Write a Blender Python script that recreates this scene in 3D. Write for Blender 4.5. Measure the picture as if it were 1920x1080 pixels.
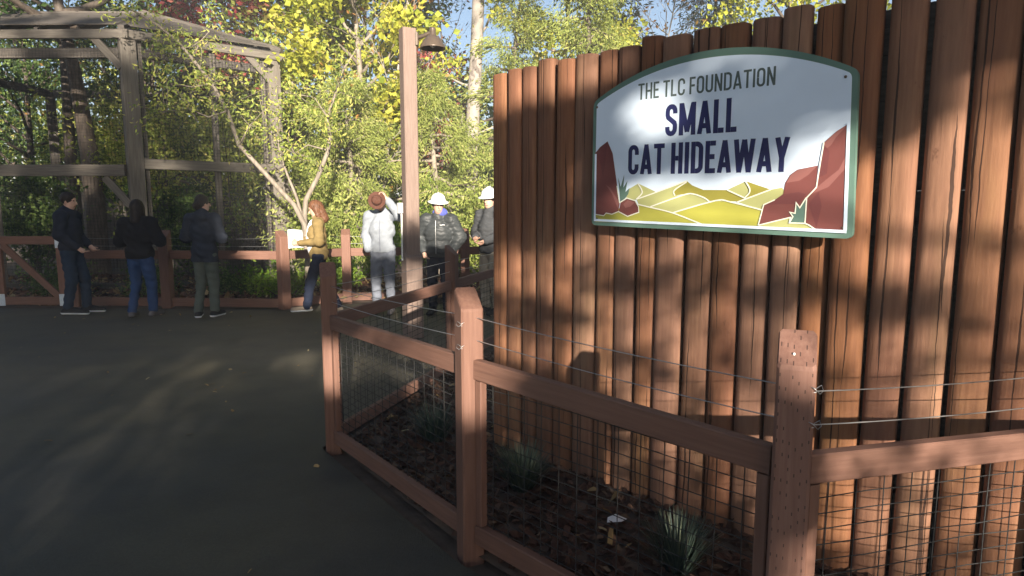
import bpy, bmesh, math, random
import numpy as np
from mathutils import Vector, Matrix

for o in list(bpy.data.objects):
    bpy.data.objects.remove(o)
SC = bpy.context.scene
COL = SC.collection
PI = math.pi
RNG = np.random.default_rng(7)
random.seed(7)

# ------------------------------------------------------------------ camera
CAM_H = 1.58
cam = bpy.data.cameras.new("camera")
cam.sensor_width = 36
cam.lens = 22.5
cam.clip_start = 0.05
cam.clip_end = 1500
camo = bpy.data.objects.new("camera", cam)
COL.objects.link(camo)
camo.location = (0, 0, CAM_H)
camo.rotation_euler = (math.radians(90 - 7.125), 0, 0)
SC.camera = camo

# ------------------------------------------------------------------ sky, sun, exposure
SUN_EL = math.radians(14.4)
SUN_H = Vector((-0.214, 0.977))            # the way the sunlight travels over the ground
TE = math.tan(SUN_EL)
world = bpy.data.worlds.new("World")
SC.world = world
world.use_nodes = True
nt = world.node_tree
bg = nt.nodes["Background"]
sky = nt.nodes.new("ShaderNodeTexSky")
sky.sky_type = 'NISHITA'
sky.sun_disc = False
sky.ozone_density = 2.5
sky.dust_density = 1.2
sky.sun_elevation = SUN_EL
sky.sun_rotation = math.atan2(-SUN_H.x, -SUN_H.y)
nt.links.new(sky.outputs[0], bg.inputs[0])
bg.inputs[1].default_value = 0.05
sun = bpy.data.lights.new("sun", 'SUN')
sun.energy = 5.0
sun.angle = math.radians(0.53)
sun.color = (1.0, 0.89, 0.75)
suno = bpy.data.objects.new("sun", sun)
COL.objects.link(suno)
suno.location = (4, -20, 12)
suno.rotation_euler = Vector((SUN_H.x * math.cos(SUN_EL), SUN_H.y * math.cos(SUN_EL), -math.sin(SUN_EL))).to_track_quat('-Z', 'Y').to_euler()
SC.view_settings.view_transform = 'Standard'
SC.view_settings.look = 'None'
SC.view_settings.gamma = 1
SC.view_settings.exposure = 1.82
SC.cycles.max_bounces = 6
SC.cycles.volume_bounces = 0
SC.cycles.diffuse_bounces = 3
SC.cycles.transparent_max_bounces = 8

# ------------------------------------------------------------------ helpers: tagging
def tag(o, label=None, cat=None, group=None, kind=None):
    if label: o["label"] = label
    if cat: o["category"] = cat
    if group: o["group"] = group
    if kind: o["kind"] = kind
    return o

def thing(name, label, cat, loc=(0, 0, 0), rz=0, group=None):
    o = bpy.data.objects.new(name, None)
    o.empty_display_size = 0.2
    COL.objects.link(o)
    o.location = loc
    o.rotation_euler = (0, 0, rz)
    return tag(o, label, cat, group)

def link(name, me, mat=None, parent=None, loc=None):
    o = bpy.data.objects.new(name, me)
    COL.objects.link(o)
    if mat is not None and not me.materials:
        for m in (mat if isinstance(mat, (list, tuple)) else [mat]):
            me.materials.append(m)
    if parent is not None: o.parent = parent
    if loc is not None: o.location = loc
    return o

# ------------------------------------------------------------------ helpers: meshes
def mesh_np(name, V, F, smooth=False, rnd=None):
    """V (n,3) array, F (m,k) array with k = 3 or 4."""
    V = np.asarray(V, np.float32); F = np.asarray(F, np.int32)
    me = bpy.data.meshes.new(name)
    k = F.shape[1]
    me.vertices.add(len(V)); me.vertices.foreach_set("co", V.ravel())
    me.loops.add(F.size); me.loops.foreach_set("vertex_index", F.ravel())
    me.polygons.add(len(F)); me.polygons.foreach_set("loop_start", np.arange(len(F), dtype=np.int32) * k)
    me.update(calc_edges=True)
    me.polygons.foreach_set("use_smooth", np.full(len(F), smooth))
    if rnd is not None:
        a = me.attributes.new("rnd", 'FLOAT', 'FACE')
        a.data.foreach_set("value", np.asarray(rnd, np.float32))
    return me

def mesh_py(name, V, F, smooth=False):
    me = bpy.data.meshes.new(name)
    me.from_pydata([tuple(v) for v in V], [], [tuple(f) for f in F])
    me.update()
    if smooth:
        me.polygons.foreach_set("use_smooth", [True] * len(me.polygons))
    return me

def prism(name, poly, z0, z1):
    """closed prism of an xy polygon"""
    n = len(poly)
    V = [(x, y, z0) for x, y in poly] + [(x, y, z1) for x, y in poly]
    F = [tuple(range(n - 1, -1, -1)), tuple(range(n, 2 * n))]
    F += [(i, (i + 1) % n, n + (i + 1) % n, n + i) for i in range(n)]
    return mesh_py(name, V, F)

def oct_section(w, h, c):
    a, b = w / 2, h / 2
    return [(-a + c, -b), (a - c, -b), (a, -b + c), (a, b - c), (a - c, b), (-a + c, b), (-a, b - c), (-a, -b + c)]

def beam_mesh(name, L, w, h, c=0.004):
    return prism(name, oct_section(w, h, c), 0, L)

def orient(o, A, B, up=(0, 0, 1)):
    """local Z from A to B, local Y as near to up as possible"""
    A, B = Vector(A), Vector(B)
    z = (B - A).normalized()
    u = Vector(up)
    if abs(z.dot(u)) > 0.98: u = Vector((0, 1, 0))
    x = u.cross(z).normalized(); y = z.cross(x)
    M = Matrix((x, y, z)).transposed()
    o.rotation_euler = M.to_euler()

def beam(name, A, B, w, h, mat, parent=None, up=(0, 0, 1), c=0.004):
    """a timber from A to B, w wide (level), h high"""
    A, B = Vector(A), Vector(B)
    org = parent.location if parent is not None else Vector((0, 0, 0))
    o = link(name, beam_mesh(name, (B - A).length, w, h, c), mat, parent, A - org)
    orient(o, A, B, up)
    return o

def tubes_np(lines, seg=7):
    Vs, Fs, off = [], [], 0
    ang = np.linspace(0, 2 * PI, seg, endpoint=False)
    for pts, rad in lines:
        P = np.asarray(pts, float); R = np.broadcast_to(np.asarray(rad, float), (len(P),))
        T = np.gradient(P, axis=0)
        T /= np.linalg.norm(T, axis=1)[:, None] + 1e-9
        ref = np.array([0.31, 0.2, 0.93]) if abs(T[0, 2]) < 0.9 else np.array([0.93, 0.3, 0.2])
        U = np.cross(T, ref); U /= np.linalg.norm(U, axis=1)[:, None]
        W = np.cross(T, U)
        ring = P[:, None, :] + R[:, None, None] * (np.cos(ang)[None, :, None] * U[:, None, :] + np.sin(ang)[None, :, None] * W[:, None, :])
        n = len(P)
        Vs.append(ring.reshape(-1, 3))
        i = np.arange(n - 1)[:, None] * seg; j = np.arange(seg)[None, :]; k = (j + 1) % seg
        Fs.append(np.stack([i + j, i + k, i + seg + k, i + seg + j], -1).reshape(-1, 4) + off)
        # end cap as a degenerate fan of quads
        off += n * seg
    return np.concatenate(Vs), np.concatenate(Fs)

def tubes(name, lines, mat, parent=None, seg=7, smooth=True, loc=None):
    V, F = tubes_np(lines, seg)
    return link(name, mesh_np(name, V, F, smooth), mat, parent, loc)

def lathe(name, prof, seg=28, smooth=True):
    ang = np.linspace(0, 2 * PI, seg, endpoint=False)
    V = [(r * math.cos(a), r * math.sin(a), z) for r, z in prof for a in ang]
    F = []
    for i in range(len(prof) - 1):
        for j in range(seg):
            k = (j + 1) % seg
            F.append((i * seg + j, i * seg + k, (i + 1) * seg + k, (i + 1) * seg + j))
    return mesh_py(name, V, F, smooth)

# ------------------------------------------------------------------ helpers: materials
def new_mat(name):
    m = bpy.data.materials.new(name); m.use_nodes = True
    t = m.node_tree
    return m, t, t.nodes["Principled BSDF"]

def N(t, kind, **kw):
    n = t.nodes.new(kind)
    for k, v in kw.items():
        if k.startswith("i_"): n.inputs[k[2:].replace("_", " ")].default_value = v
        else: setattr(n, k, v)
    return n

def ramp(t, stops, fac=None):
    r = t.nodes.new("ShaderNodeValToRGB")
    e = r.color_ramp.elements
    while len(e) > 1: e.remove(e[-1])
    e[0].position = stops[0][0]; e[0].color = (*stops[0][1], 1)
    for p, c in stops[1:]:
        q = e.new(p); q.color = (*c, 1)
    if fac is not None: t.links.new(fac, r.inputs[0])
    return r

def mix(t, a, b, fac, mode='MIX'):
    n = t.nodes.new("ShaderNodeMix"); n.data_type = 'RGBA'; n.blend_type = mode
    for s, v in ((6, a), (7, b), (0, fac)):
        if isinstance(v, bpy.types.NodeSocket): t.links.new(v, n.inputs[s])
        elif s == 0: n.inputs[0].default_value = v
        else: n.inputs[s].default_value = (*v, 1)
    return n.outputs[2]

def math_n(t, op, a, b=None, c=None):
    n = t.nodes.new("ShaderNodeMath"); n.operation = op
    for i, v in enumerate((a, b, c)):
        if v is None: continue
        if isinstance(v, bpy.types.NodeSocket): t.links.new(v, n.inputs[i])
        else: n.inputs[i].default_value = v
    return n.outputs[0]

def coords(t, scale=(1, 1, 1), rand=True):
    """object coordinates, shifted per object so that no two pieces share their grain"""
    tc = t.nodes.new("ShaderNodeTexCoord"); mp = t.nodes.new("ShaderNodeMapping")
    mp.inputs["Scale"].default_value = scale
    t.links.new(tc.outputs["Object"], mp.inputs[0])
    if rand:
        oi = t.nodes.new("ShaderNodeObjectInfo")
        cb = t.nodes.new("ShaderNodeCombineXYZ")
        for i, k in enumerate((17.0, 31.0, 53.0)):
            t.links.new(math_n(t, 'MULTIPLY', oi.outputs["Random"], k), cb.inputs[i])
        t.links.new(cb.outputs[0], mp.inputs["Location"])
    return mp.outputs[0]

def noise(t, vec, scale, detail=4, rough=0.55):
    n = t.nodes.new("ShaderNodeTexNoise")
    n.inputs["Scale"].default_value = scale; n.inputs["Detail"].default_value = detail; n.inputs["Roughness"].default_value = rough
    t.links.new(vec, n.inputs["Vector"])
    return n.outputs[0]

def bump(t, bsdf, h, strength=0.3, dist=0.01):
    b = t.nodes.new("ShaderNodeBump")
    b.inputs["Strength"].default_value = strength; b.inputs["Distance"].default_value = dist
    t.links.new(h, b.inputs["Height"]); t.links.new(b.outputs[0], bsdf.inputs["Normal"])

def plain(name, col, rough=0.6, metal=0.0, var=0.12, scale=14.0, bmp=0.15):
    m, t, b = new_mat(name)
    v = coords(t)
    n = noise(t, v, scale)
    r = ramp(t, [(0.25, tuple(c * (1 - var) for c in col)), (0.75, tuple(min(1, c * (1 + var)) for c in col))], n)
    t.links.new(r.outputs[0], b.inputs["Base Color"])
    b.inputs["Roughness"].default_value = rough; b.inputs["Metallic"].default_value = metal
    if bmp: bump(t, b, n, bmp, 0.004)
    return m

def wood(name, c0, c1, c2, rough=0.75, stretch=0.05, fine=60.0, blot=0.5, pieces=0.25, bmp=0.35):
    """timber with the grain along local Z: fine streaks, broad blotches and a tone for each piece"""
    m, t, b = new_mat(name)
    v = coords(t, (1, 1, stretch))
    g = noise(t, v, fine, 5, 0.6)
    v2 = coords(t, (1, 1, 0.35))
    bl = noise(t, v2, 3.2, 3)
    r = ramp(t, [(0.3, c0), (0.52, c1), (0.75, c2)], g)
    oi = t.nodes.new("ShaderNodeObjectInfo")
    col = mix(t, r.outputs[0], c0, math_n(t, 'MULTIPLY', math_n(t, 'SUBTRACT', bl, 0.35), blot * 1.6))
    hsv = t.nodes.new("ShaderNodeHueSaturation")
    t.links.new(col, hsv.inputs["Color"])
    t.links.new(math_n(t, 'ADD', math_n(t, 'MULTIPLY', oi.outputs["Random"], pieces), 1 - pieces / 2), hsv.inputs["Value"])
    t.links.new(hsv.outputs[0], b.inputs["Base Color"])
    b.inputs["Roughness"].default_value = rough
    bump(t, b, g, bmp, 0.004)
    return m

def leafy(name, stops, trans=0.35, rough=0.55):
    m, t, b = new_mat(name)
    at = t.nodes.new("ShaderNodeAttribute"); at.attribute_name = "rnd"
    r = ramp(t, stops, at.outputs["Fac"])
    t.links.new(r.outputs[0], b.inputs["Base Color"])
    b.inputs["Roughness"].default_value = rough
    b.inputs["Specular IOR Level"].default_value = 0.25
    tr = t.nodes.new("ShaderNodeBsdfTranslucent")
    t.links.new(r.outputs[0], tr.inputs[0])
    ms = t.nodes.new("ShaderNodeMixShader"); ms.inputs[0].default_value = trans
    t.links.new(b.outputs[0], ms.inputs[1]); t.links.new(tr.outputs[0], ms.inputs[2])
    t.links.new(ms.outputs[0], t.nodes["Material Output"].inputs[0])
    return m

M = {}
M['fence'] = wood('red_stain', (.132, .064, .044), (.168, .084, .058), (.202, .106, .075), fine=70, blot=0.35)
M['cage'] = wood('weathered_grey_timber', (.08, .068, .055), (.14, .122, .10), (.21, .188, .155), fine=55, blot=0.7)
M['cage_dark'] = wood('dark_weathered_boards', (.05, .042, .035), (.09, .078, .066), (.15, .13, .11), fine=50)
M['pole'] = wood('pole_timber', (.155, .106, .085), (.19, .135, .11), (.225, .165, .135), fine=90, blot=0.25, bmp=0.2)
M['galv'] = plain('galvanised_steel', (.55, .58, .60), 0.35, 0.85, 0.2, 30)
M['wire'] = plain('wire', (.42, .42, .42), 0.4, 0.8, 0.1, 50, 0)
M['darkwire'] = plain('black_coated_wire', (.02, .02, .02), 0.8, 0.0, 0.2, 50, 0)
M['zinc'] = plain('zinc_bracket', (.62, .70, .78), 0.5, 0.3, 0.12, 30)
M['bronze'] = plain('bronze_paint', (.13, .098, .075), 0.32, 0.35, 0.15, 20, 0.05)
M['white'] = plain('white_plastic', (.78, .78, .76), 0.35, 0, 0.03, 9, 0.03)
M['paper'] = plain('paper', (.80, .80, .78), 0.8, 0, 0.02, 9, 0)
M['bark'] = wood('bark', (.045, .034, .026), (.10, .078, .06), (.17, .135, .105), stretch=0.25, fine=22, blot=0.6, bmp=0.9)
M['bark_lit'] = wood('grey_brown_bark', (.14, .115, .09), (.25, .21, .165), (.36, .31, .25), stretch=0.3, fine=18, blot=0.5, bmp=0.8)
M['twig_bark'] = wood('pale_twig_bark', (.20, .175, .15), (.30, .27, .24), (.40, .37, .34), stretch=0.3, fine=18)
M['soil'] = plain('soil', (.10, .07, .05), 0.95, 0, 0.5, 6, 0.6)

M['leaf_yellow'] = leafy('yellow_leaves', [(0, (.22, .29, .04)), (.35, (.44, .47, .06)), (.75, (.58, .56, .08)), (1, (.58, .50, .15))], .45)
M['leaf_lime'] = leafy('lime_leaves', [(0, (.14, .21, .035)), (.4, (.32, .39, .075)), (.8, (.52, .55, .13)), (1, (.60, .52, .16))], .4)
M['leaf_green'] = leafy('green_leaves', [(0, (.035, .075, .02)), (.5, (.085, .15, .035)), (1, (.20, .27, .07))], .35)
M['leaf_shade'] = leafy('deep_green_leaves', [(0, (.02, .045, .012)), (.5, (.045, .08, .02)), (1, (.10, .13, .035))], .0)
M['leaf_bright'] = leafy('bright_green_leaves', [(0, (.09, .18, .02)), (.5, (.17, .28, .03)), (1, (.28, .38, .06))], .4)
M['leaf_red'] = leafy('red_leaves', [(0, (.22, .035, .04)), (.5, (.40, .07, .08)), (1, (.50, .20, .14))], .4)
M['leaf_orange'] = leafy('orange_leaves', [(0, (.28, .12, .03)), (.5, (.40, .20, .05)), (1, (.45, .30, .08))], .4)
M['needle'] = leafy('olive_needles', [(0, (.12, .16, .035)), (.4, (.30, .36, .085)), (.8, (.46, .51, .15)), (1, (.54, .50, .21))], .42)
M['needle_dark'] = leafy('dark_needles', [(0, (.04, .06, .02)), (.5, (.10, .13, .045)), (1, (.19, .21, .08))], .25)
M['fescue'] = leafy('blue_green_blades', [(0, (.035, .06, .05)), (.5, (.07, .105, .085)), (1, (.15, .17, .11))], .2)
M['chips'] = leafy('bark_chips', [(0, (.030, .016, .011)), (.5, (.075, .038, .025)), (.9, (.11, .06, .04)), (1, (.17, .115, .07))], 0.0, 0.95)
M['chips_red'] = leafy('red_bark_chips', [(0, (.05, .022, .014)), (.5, (.13, .06, .038)), (.9, (.22, .11, .07)), (1, (.40, .28, .16))], 0.0, 0.95)
M['litter'] = leafy('fallen_leaves', [(0, (.16, .09, .04)), (.5, (.34, .22, .09)), (1, (.48, .40, .22))], 0.15, 0.8)

def mat_asphalt():
    m, t, b = new_mat('asphalt')
    v = coords(t, rand=False)
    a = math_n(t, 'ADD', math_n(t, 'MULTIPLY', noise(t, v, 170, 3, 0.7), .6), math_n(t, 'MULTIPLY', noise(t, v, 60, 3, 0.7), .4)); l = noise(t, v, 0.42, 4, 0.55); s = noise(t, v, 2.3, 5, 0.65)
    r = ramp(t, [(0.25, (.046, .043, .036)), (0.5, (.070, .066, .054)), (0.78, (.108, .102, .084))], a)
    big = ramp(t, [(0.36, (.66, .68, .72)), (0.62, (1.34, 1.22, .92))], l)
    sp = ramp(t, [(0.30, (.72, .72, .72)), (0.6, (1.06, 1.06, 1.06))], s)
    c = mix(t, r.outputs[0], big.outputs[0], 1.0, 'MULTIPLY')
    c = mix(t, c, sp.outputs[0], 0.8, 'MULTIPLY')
    t.links.new(c, b.inputs["Base Color"])
    t.links.new(math_n(t, 'ADD', math_n(t, 'MULTIPLY', l, 0.25), 0.55), b.inputs["Roughness"])
    b.inputs["Specular IOR Level"].default_value = 0.35
    bump(t, b, a, 0.55, 0.006)
    return m
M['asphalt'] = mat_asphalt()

def mat_log():
    """stained peeled log: long streaks, amber and red zones, knots, and a dark drying check that wanders down the face"""
    m, t, b = new_mat('stained_log')
    v = coords(t, (1, 1, 0.06)); g = noise(t, v, 55, 5, 0.6)
    v2 = coords(t, (1, 1, 0.22)); bl = noise(t, v2, 5.0, 4)
    v3 = coords(t, (1, 1, 0.5)); sp = noise(t, v3, 16.0, 4, 0.7)
    r = ramp(t, [(0.28, (.150, .066, .031)), (0.5, (.200, .089, .041)), (0.74, (.250, .115, .053))], g)
    c = mix(t, r.outputs[0], (.15, .052, .032), math_n(t, 'MULTIPLY', math_n(t, 'SUBTRACT', bl, 0.4), 1.6))
    c = mix(t, c, (.29, .155, .062), math_n(t, 'MAXIMUM', math_n(t, 'MULTIPLY', math_n(t, 'SUBTRACT', 0.42, bl), 3.0), 0.0))
    kn = ramp(t, [(0.24, (.45, .40, .38)), (0.33, (1, 1, 1))], sp)
    c = mix(t, c, kn.outputs[0], 1.0, 'MULTIPLY')
    # drying checks in the angle round the log
    tc = t.nodes.new("ShaderNodeTexCoord"); oi = t.nodes.new("ShaderNodeObjectInfo")
    sx = t.nodes.new("ShaderNodeSeparateXYZ"); t.links.new(tc.outputs["Object"], sx.inputs[0])
    ang = math_n(t, 'ARCTAN2', sx.outputs[0], math_n(t, 'MULTIPLY', sx.outputs[1], -1))
    mask = None
    for k, (mul, zsc) in enumerate(((7.31, 1.1), (13.7, 0.8))):
        rn = math_n(t, 'FRACT', math_n(t, 'MULTIPLY', oi.outputs["Random"], mul * 10))
        cz = t.nodes.new("ShaderNodeCombineXYZ")
        t.links.new(math_n(t, 'MULTIPLY', rn, 40.0), cz.inputs[0]); t.links.new(sx.outputs[2], cz.inputs[2])
        wob = noise(t, cz.outputs[0], 1.6 * zsc, 5, 0.6)
        wid = noise(t, cz.outputs[0], 1.1 * zsc + 0.37, 1)
        cen = math_n(t, 'ADD', math_n(t, 'MULTIPLY', math_n(t, 'SUBTRACT', rn, 0.5), 1.7), math_n(t, 'MULTIPLY', math_n(t, 'SUBTRACT', wob, 0.5), 0.8))
        d = math_n(t, 'ABSOLUTE', math_n(t, 'SUBTRACT', ang, cen))
        w = math_n(t, 'MULTIPLY', math_n(t, 'MAXIMUM', math_n(t, 'SUBTRACT', wid, 0.44), 0.0), 0.38)
        mk = math_n(t, 'LESS_THAN', d, w)
        mask = mk if mask is None else math_n(t, 'MAXIMUM', mask, mk)
    c = mix(t, c, (.03, .014, .009), math_n(t, 'MULTIPLY', mask, 0.92))
    hsv = t.nodes.new("ShaderNodeHueSaturation"); t.links.new(c, hsv.inputs["Color"])
    t.links.new(math_n(t, 'ADD', math_n(t, 'MULTIPLY', oi.outputs["Random"], 0.4), 0.82), hsv.inputs["Value"])
    rr = math_n(t, 'FRACT', math_n(t, 'MULTIPLY', oi.outputs["Random"], 91.7))
    t.links.new(math_n(t, 'ADD', math_n(t, 'MULTIPLY', rr, 0.22), 0.78), hsv.inputs["Saturation"])
    t.links.new(hsv.outputs[0], b.inputs["Base Color"])
    b.inputs["Roughness"].default_value = 0.8
    b.inputs["Specular IOR Level"].default_value = 0.18
    h = math_n(t, 'SUBTRACT', math_n(t, 'ADD', g, math_n(t, 'MULTIPLY', sp, 0.8)), math_n(t, 'MULTIPLY', mask, 2.0))
    bump(t, b, h, 0.45, 0.005)
    return m
M['log'] = mat_log()

def mat_incised():
    """pressure-treated post face: staggered rows of small dark slits"""
    m, t, b = new_mat('incised_red_stain')
    v = coords(t, (1, 1, 0.05)); g = noise(t, v, 70, 5, 0.6)
    r = ramp(t, [(0.3, (.14, .068, .049)), (0.52, (.175, .089, .065)), (0.75, (.21, .112, .083))], g)
    tc = t.nodes.new("ShaderNodeTexCoord")
    mp = t.nodes.new("ShaderNodeMapping"); mp.inputs["Scale"].default_value = (1 / .0165, 1, 1 / .038)
    t.links.new(tc.outputs["Object"], mp.inputs[0])
    sx = t.nodes.new("ShaderNodeSeparateXYZ"); t.links.new(mp.outputs[0], sx.inputs[0])
    cx = math_n(t, 'FLOOR', sx.outputs[0])
    wn = t.nodes.new("ShaderNodeTexWhiteNoise"); wn.noise_dimensions = '1D'; t.links.new(cx, wn.inputs["W"])
    fz = math_n(t, 'FRACT', math_n(t, 'ADD', sx.outputs[2], wn.outputs["Value"]))
    fx = math_n(t, 'FRACT', sx.outputs[0])
    mk = math_n(t, 'MULTIPLY', math_n(t, 'LESS_THAN', math_n(t, 'ABSOLUTE', math_n(t, 'SUBTRACT', fx, 0.5)), 0.09),
                math_n(t, 'LESS_THAN', math_n(t, 'ABSOLUTE', math_n(t, 'SUBTRACT', fz, 0.5)), 0.13))
    cell = t.nodes.new("ShaderNodeCombineXYZ"); t.links.new(cx, cell.inputs[0]); t.links.new(math_n(t, 'FLOOR', math_n(t, 'ADD', sx.outputs[2], wn.outputs["Value"])), cell.inputs[1])
    wn2 = t.nodes.new("ShaderNodeTexWhiteNoise"); wn2.noise_dimensions = '2D'; t.links.new(cell.outputs[0], wn2.inputs["Vector"])
    mk = math_n(t, 'MULTIPLY', mk, math_n(t, 'GREATER_THAN', wn2.outputs["Value"], 0.35))
    c = mix(t, r.outputs[0], (.035, .016, .012), math_n(t, 'MULTIPLY', mk, 0.9))
    t.links.new(c, b.inputs["Base Color"]); b.inputs["Roughness"].default_value = 0.75
    bump(t, b, math_n(t, 'SUBTRACT', g, math_n(t, 'MULTIPLY', mk, 2.0)), 0.4, 0.004)
    return m
M['incised'] = mat_incised()

def mat_pale_bark():
    m, t, b = new_mat('pale_bark')
    v = coords(t, (1, 1, 0.5)); n = noise(t, v, 5.5, 4, 0.6); f = noise(t, v, 40, 4)
    r = ramp(t, [(0.33, (.06, .05, .045)), (0.40, (.26, .235, .21)), (0.8, (.40, .365, .33))], n)
    c = mix(t, r.outputs[0], (.35, .30, .26), math_n(t, 'MULTIPLY', f, 0.5))
    t.links.new(c, b.inputs["Base Color"]); b.inputs["Roughness"].default_value = 0.85
    bump(t, b, f, 0.5, 0.01)
    return m
M['pale_bark'] = mat_pale_bark()

def mat_cloth(name, col, var=0.18, rough=0.9, scale=9):
    m, t, b = new_mat(name)
    v = coords(t); n = noise(t, v, scale, 4); w = noise(t, v, 220, 2)
    r = ramp(t, [(0.3, tuple(c * (1 - var) for c in col)), (0.7, tuple(min(1, c * (1 + var)) for c in col))], n)
    t.links.new(r.outputs[0], b.inputs["Base Color"]); b.inputs["Roughness"].default_value = rough
    b.inputs["Specular IOR Level"].default_value = 0.2
    bump(t, b, math_n(t, 'ADD', n, math_n(t, 'MULTIPLY', w, 0.3)), 0.35, 0.012)
    return m

# ================================================================== THE GROUND
def sheet(name, poly, z, mat, kind='structure'):
    me = mesh_py(name, [(x, y, z) for x, y in poly], [tuple(range(len(poly)))])
    return tag(link(name, me, mat), kind=kind)

WALL_P0 = Vector((-0.14, 4.15)); WALL_D = Vector((0.72, -0.694)).normalized(); WALL_N = Vector((-WALL_D.y, WALL_D.x)) * -1   # N towards the visitors
def wall_pt(t, off=0.0, z=0.0):
    p = WALL_P0 + WALL_D * t + WALL_N * off
    return Vector((p.x, p.y, z))

FP1, FP2, FP3 = Vector((-1.18, 4.08, 0)), Vector((-0.19, 2.77, 0)), Vector((0.805, 1.77, 0))
DD = Vector((0.97, 0.243, 0)).normalized()
FP4 = FP3 + DD * 1.20
AA = Vector((math.sin(math.radians(17.3)), math.cos(math.radians(17.3)), 0))
FPA1 = FP1 + AA * 2.05
FPA2 = FP1 + AA * 4.1

sheet('ground', [(-300, -300), (300, -300), (300, 300), (-300, 300)], -0.03, M['soil'])
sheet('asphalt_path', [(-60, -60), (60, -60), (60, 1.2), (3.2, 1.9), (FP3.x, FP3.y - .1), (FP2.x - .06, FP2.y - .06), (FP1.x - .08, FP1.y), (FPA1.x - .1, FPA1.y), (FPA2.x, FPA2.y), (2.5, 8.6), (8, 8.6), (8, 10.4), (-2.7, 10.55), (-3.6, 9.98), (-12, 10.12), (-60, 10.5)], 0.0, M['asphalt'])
sheet('planter_bed', [(FP3.x, FP3.y - .05), (3.4, 2.2), (6, 0.6), (6, 3), (WALL_P0.x + .3, WALL_P0.y + .3), (0.2, 8.5), (FPA1.x + .02, FPA1.y), (FP1.x + .02, FP1.y), (FP2.x, FP2.y)], 0.012, M['soil'])

def chip_cloud(name, P, s0, s1, mat, rng, flat=0.35):
    """bark chips: thin bent quads lying every which way"""
    n = len(P)
    yaw = rng.uniform(0, 2 * PI, n); L = rng.uniform(s0, s1, n); Wd = L * rng.uniform(.3, .6, n)
    ax = np.stack([np.cos(yaw), np.sin(yaw), rng.normal(0, flat, n)], 1)
    sd = np.stack([-np.sin(yaw), np.cos(yaw), rng.normal(0, flat, n)], 1)
    up = np.cross(ax, sd)
    a = ax * L[:, None] / 2; b = sd * Wd[:, None] / 2; u = up * (Wd * .25)[:, None]
    V = np.stack([P - a - b, P - a * .2 - b + u * .3, P + a - b * .6, P + a + b * .7, P + a * .1 + b + u, P - a + b * .8], 1).reshape(-1, 3)
    k = np.arange(n)[:, None] * 6
    F = np.concatenate([k + np.array([[0, 1, 4, 5]]), k + np.array([[1, 2, 3, 4]])])
    r = rng.uniform(0, 1, n)
    return mesh_np(name, V, F, False, np.concatenate([r, r]))

def in_poly(P, poly):
    x, y = P[:, 0], P[:, 1]; c = np.zeros(len(P), bool)
    n = len(poly)
    for i in range(n):
        x1, y1 = poly[i]; x2, y2 = poly[(i + 1) % n]
        c ^= ((y1 > y) != (y2 > y)) & (x < (x2 - x1) * (y - y1) / (y2 - y1 + 1e-12) + x1)
    return c

rng = np.random.default_rng(11)
bed = [(FP3.x + .02, FP3.y), (3.2, 2.25), (2.6, 1.9), (-.1, 4.5), (.1, 7.5), (FPA1.x, FPA1.y), (FP1.x + .05, FP1.y), (FP2.x + .05, FP2.y)]
P = np.stack([rng.uniform(-1.3, 3.2, 26000), rng.uniform(1.6, 7.5, 26000), rng.uniform(.012, .045, 26000)], 1)
P = P[in_poly(P, bed)]
tag(link('bark_mulch', chip_cloud('bark_mulch', P, .025, .075, M['chips'], rng), M['chips']), 'dark bark mulch covering the planter below the log wall', 'mulch', kind='stuff')
P = np.stack([rng.uniform(-11, 3.5, 9000), rng.uniform(10.2, 13.2, 9000), rng.uniform(0, .05, 9000)], 1)
P[:, 2] += np.clip((P[:, 1] - 10.2) * .06, 0, .2)
P = P[P[:, 1] > 10.22 + np.clip(P[:, 0] + 3.6, 0, 1) * .75]
sheet('mulch_bank', [(-14, 10.16), (-3.5, 10.02), (-2.7, 10.6), (5, 11.1), (5, 14), (-14, 14)], 0.006, M['soil'])
tag(link('red_mulch', chip_cloud('red_mulch', P, .05, .14, M['chips_red'], rng), M['chips_red']), 'reddish bark mulch on the bank behind the far fence', 'mulch', kind='stuff')
# fallen leaves in the planter and on the path
P = np.stack([rng.uniform(-1.2, 3.0, 120), rng.uniform(1.7, 5.5, 120), rng.uniform(.045, .06, 120)], 1)
P = P[in_poly(P, bed)]
tag(link('fallen_leaves', chip_cloud('fallen_leaves', P, .03, .07, M['litter'], rng, .5), M['litter']), 'dry fallen leaves scattered over the planter mulch', 'fallen leaves', kind='stuff')
P = np.stack([rng.uniform(-8, 1, 120), rng.uniform(2.0, 9.8, 120), rng.uniform(.006, .012, 120)], 1)
P = P[~in_poly(P, bed)]
tag(link('path_leaves', chip_cloud('path_leaves', P, .02, .05, M['litter'], rng, .3), M['litter']), 'few small dry leaves lying on the dark asphalt', 'fallen leaves', kind='stuff')
P = np.stack([rng.uniform(-10, 3.0, 800), rng.uniform(10.5, 12.4, 800), rng.uniform(.05, .12, 800)], 1)
P[:, 2] += np.clip((P[:, 1] - 10.2) * .06, 0, .2)
tag(link('bank_leaves', chip_cloud('bank_leaves', P, .06, .13, M['litter'], rng, .5), M['litter']), 'tan fallen leaves strewn over the bank behind the far fence', 'fallen leaves', kind='stuff')

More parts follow.
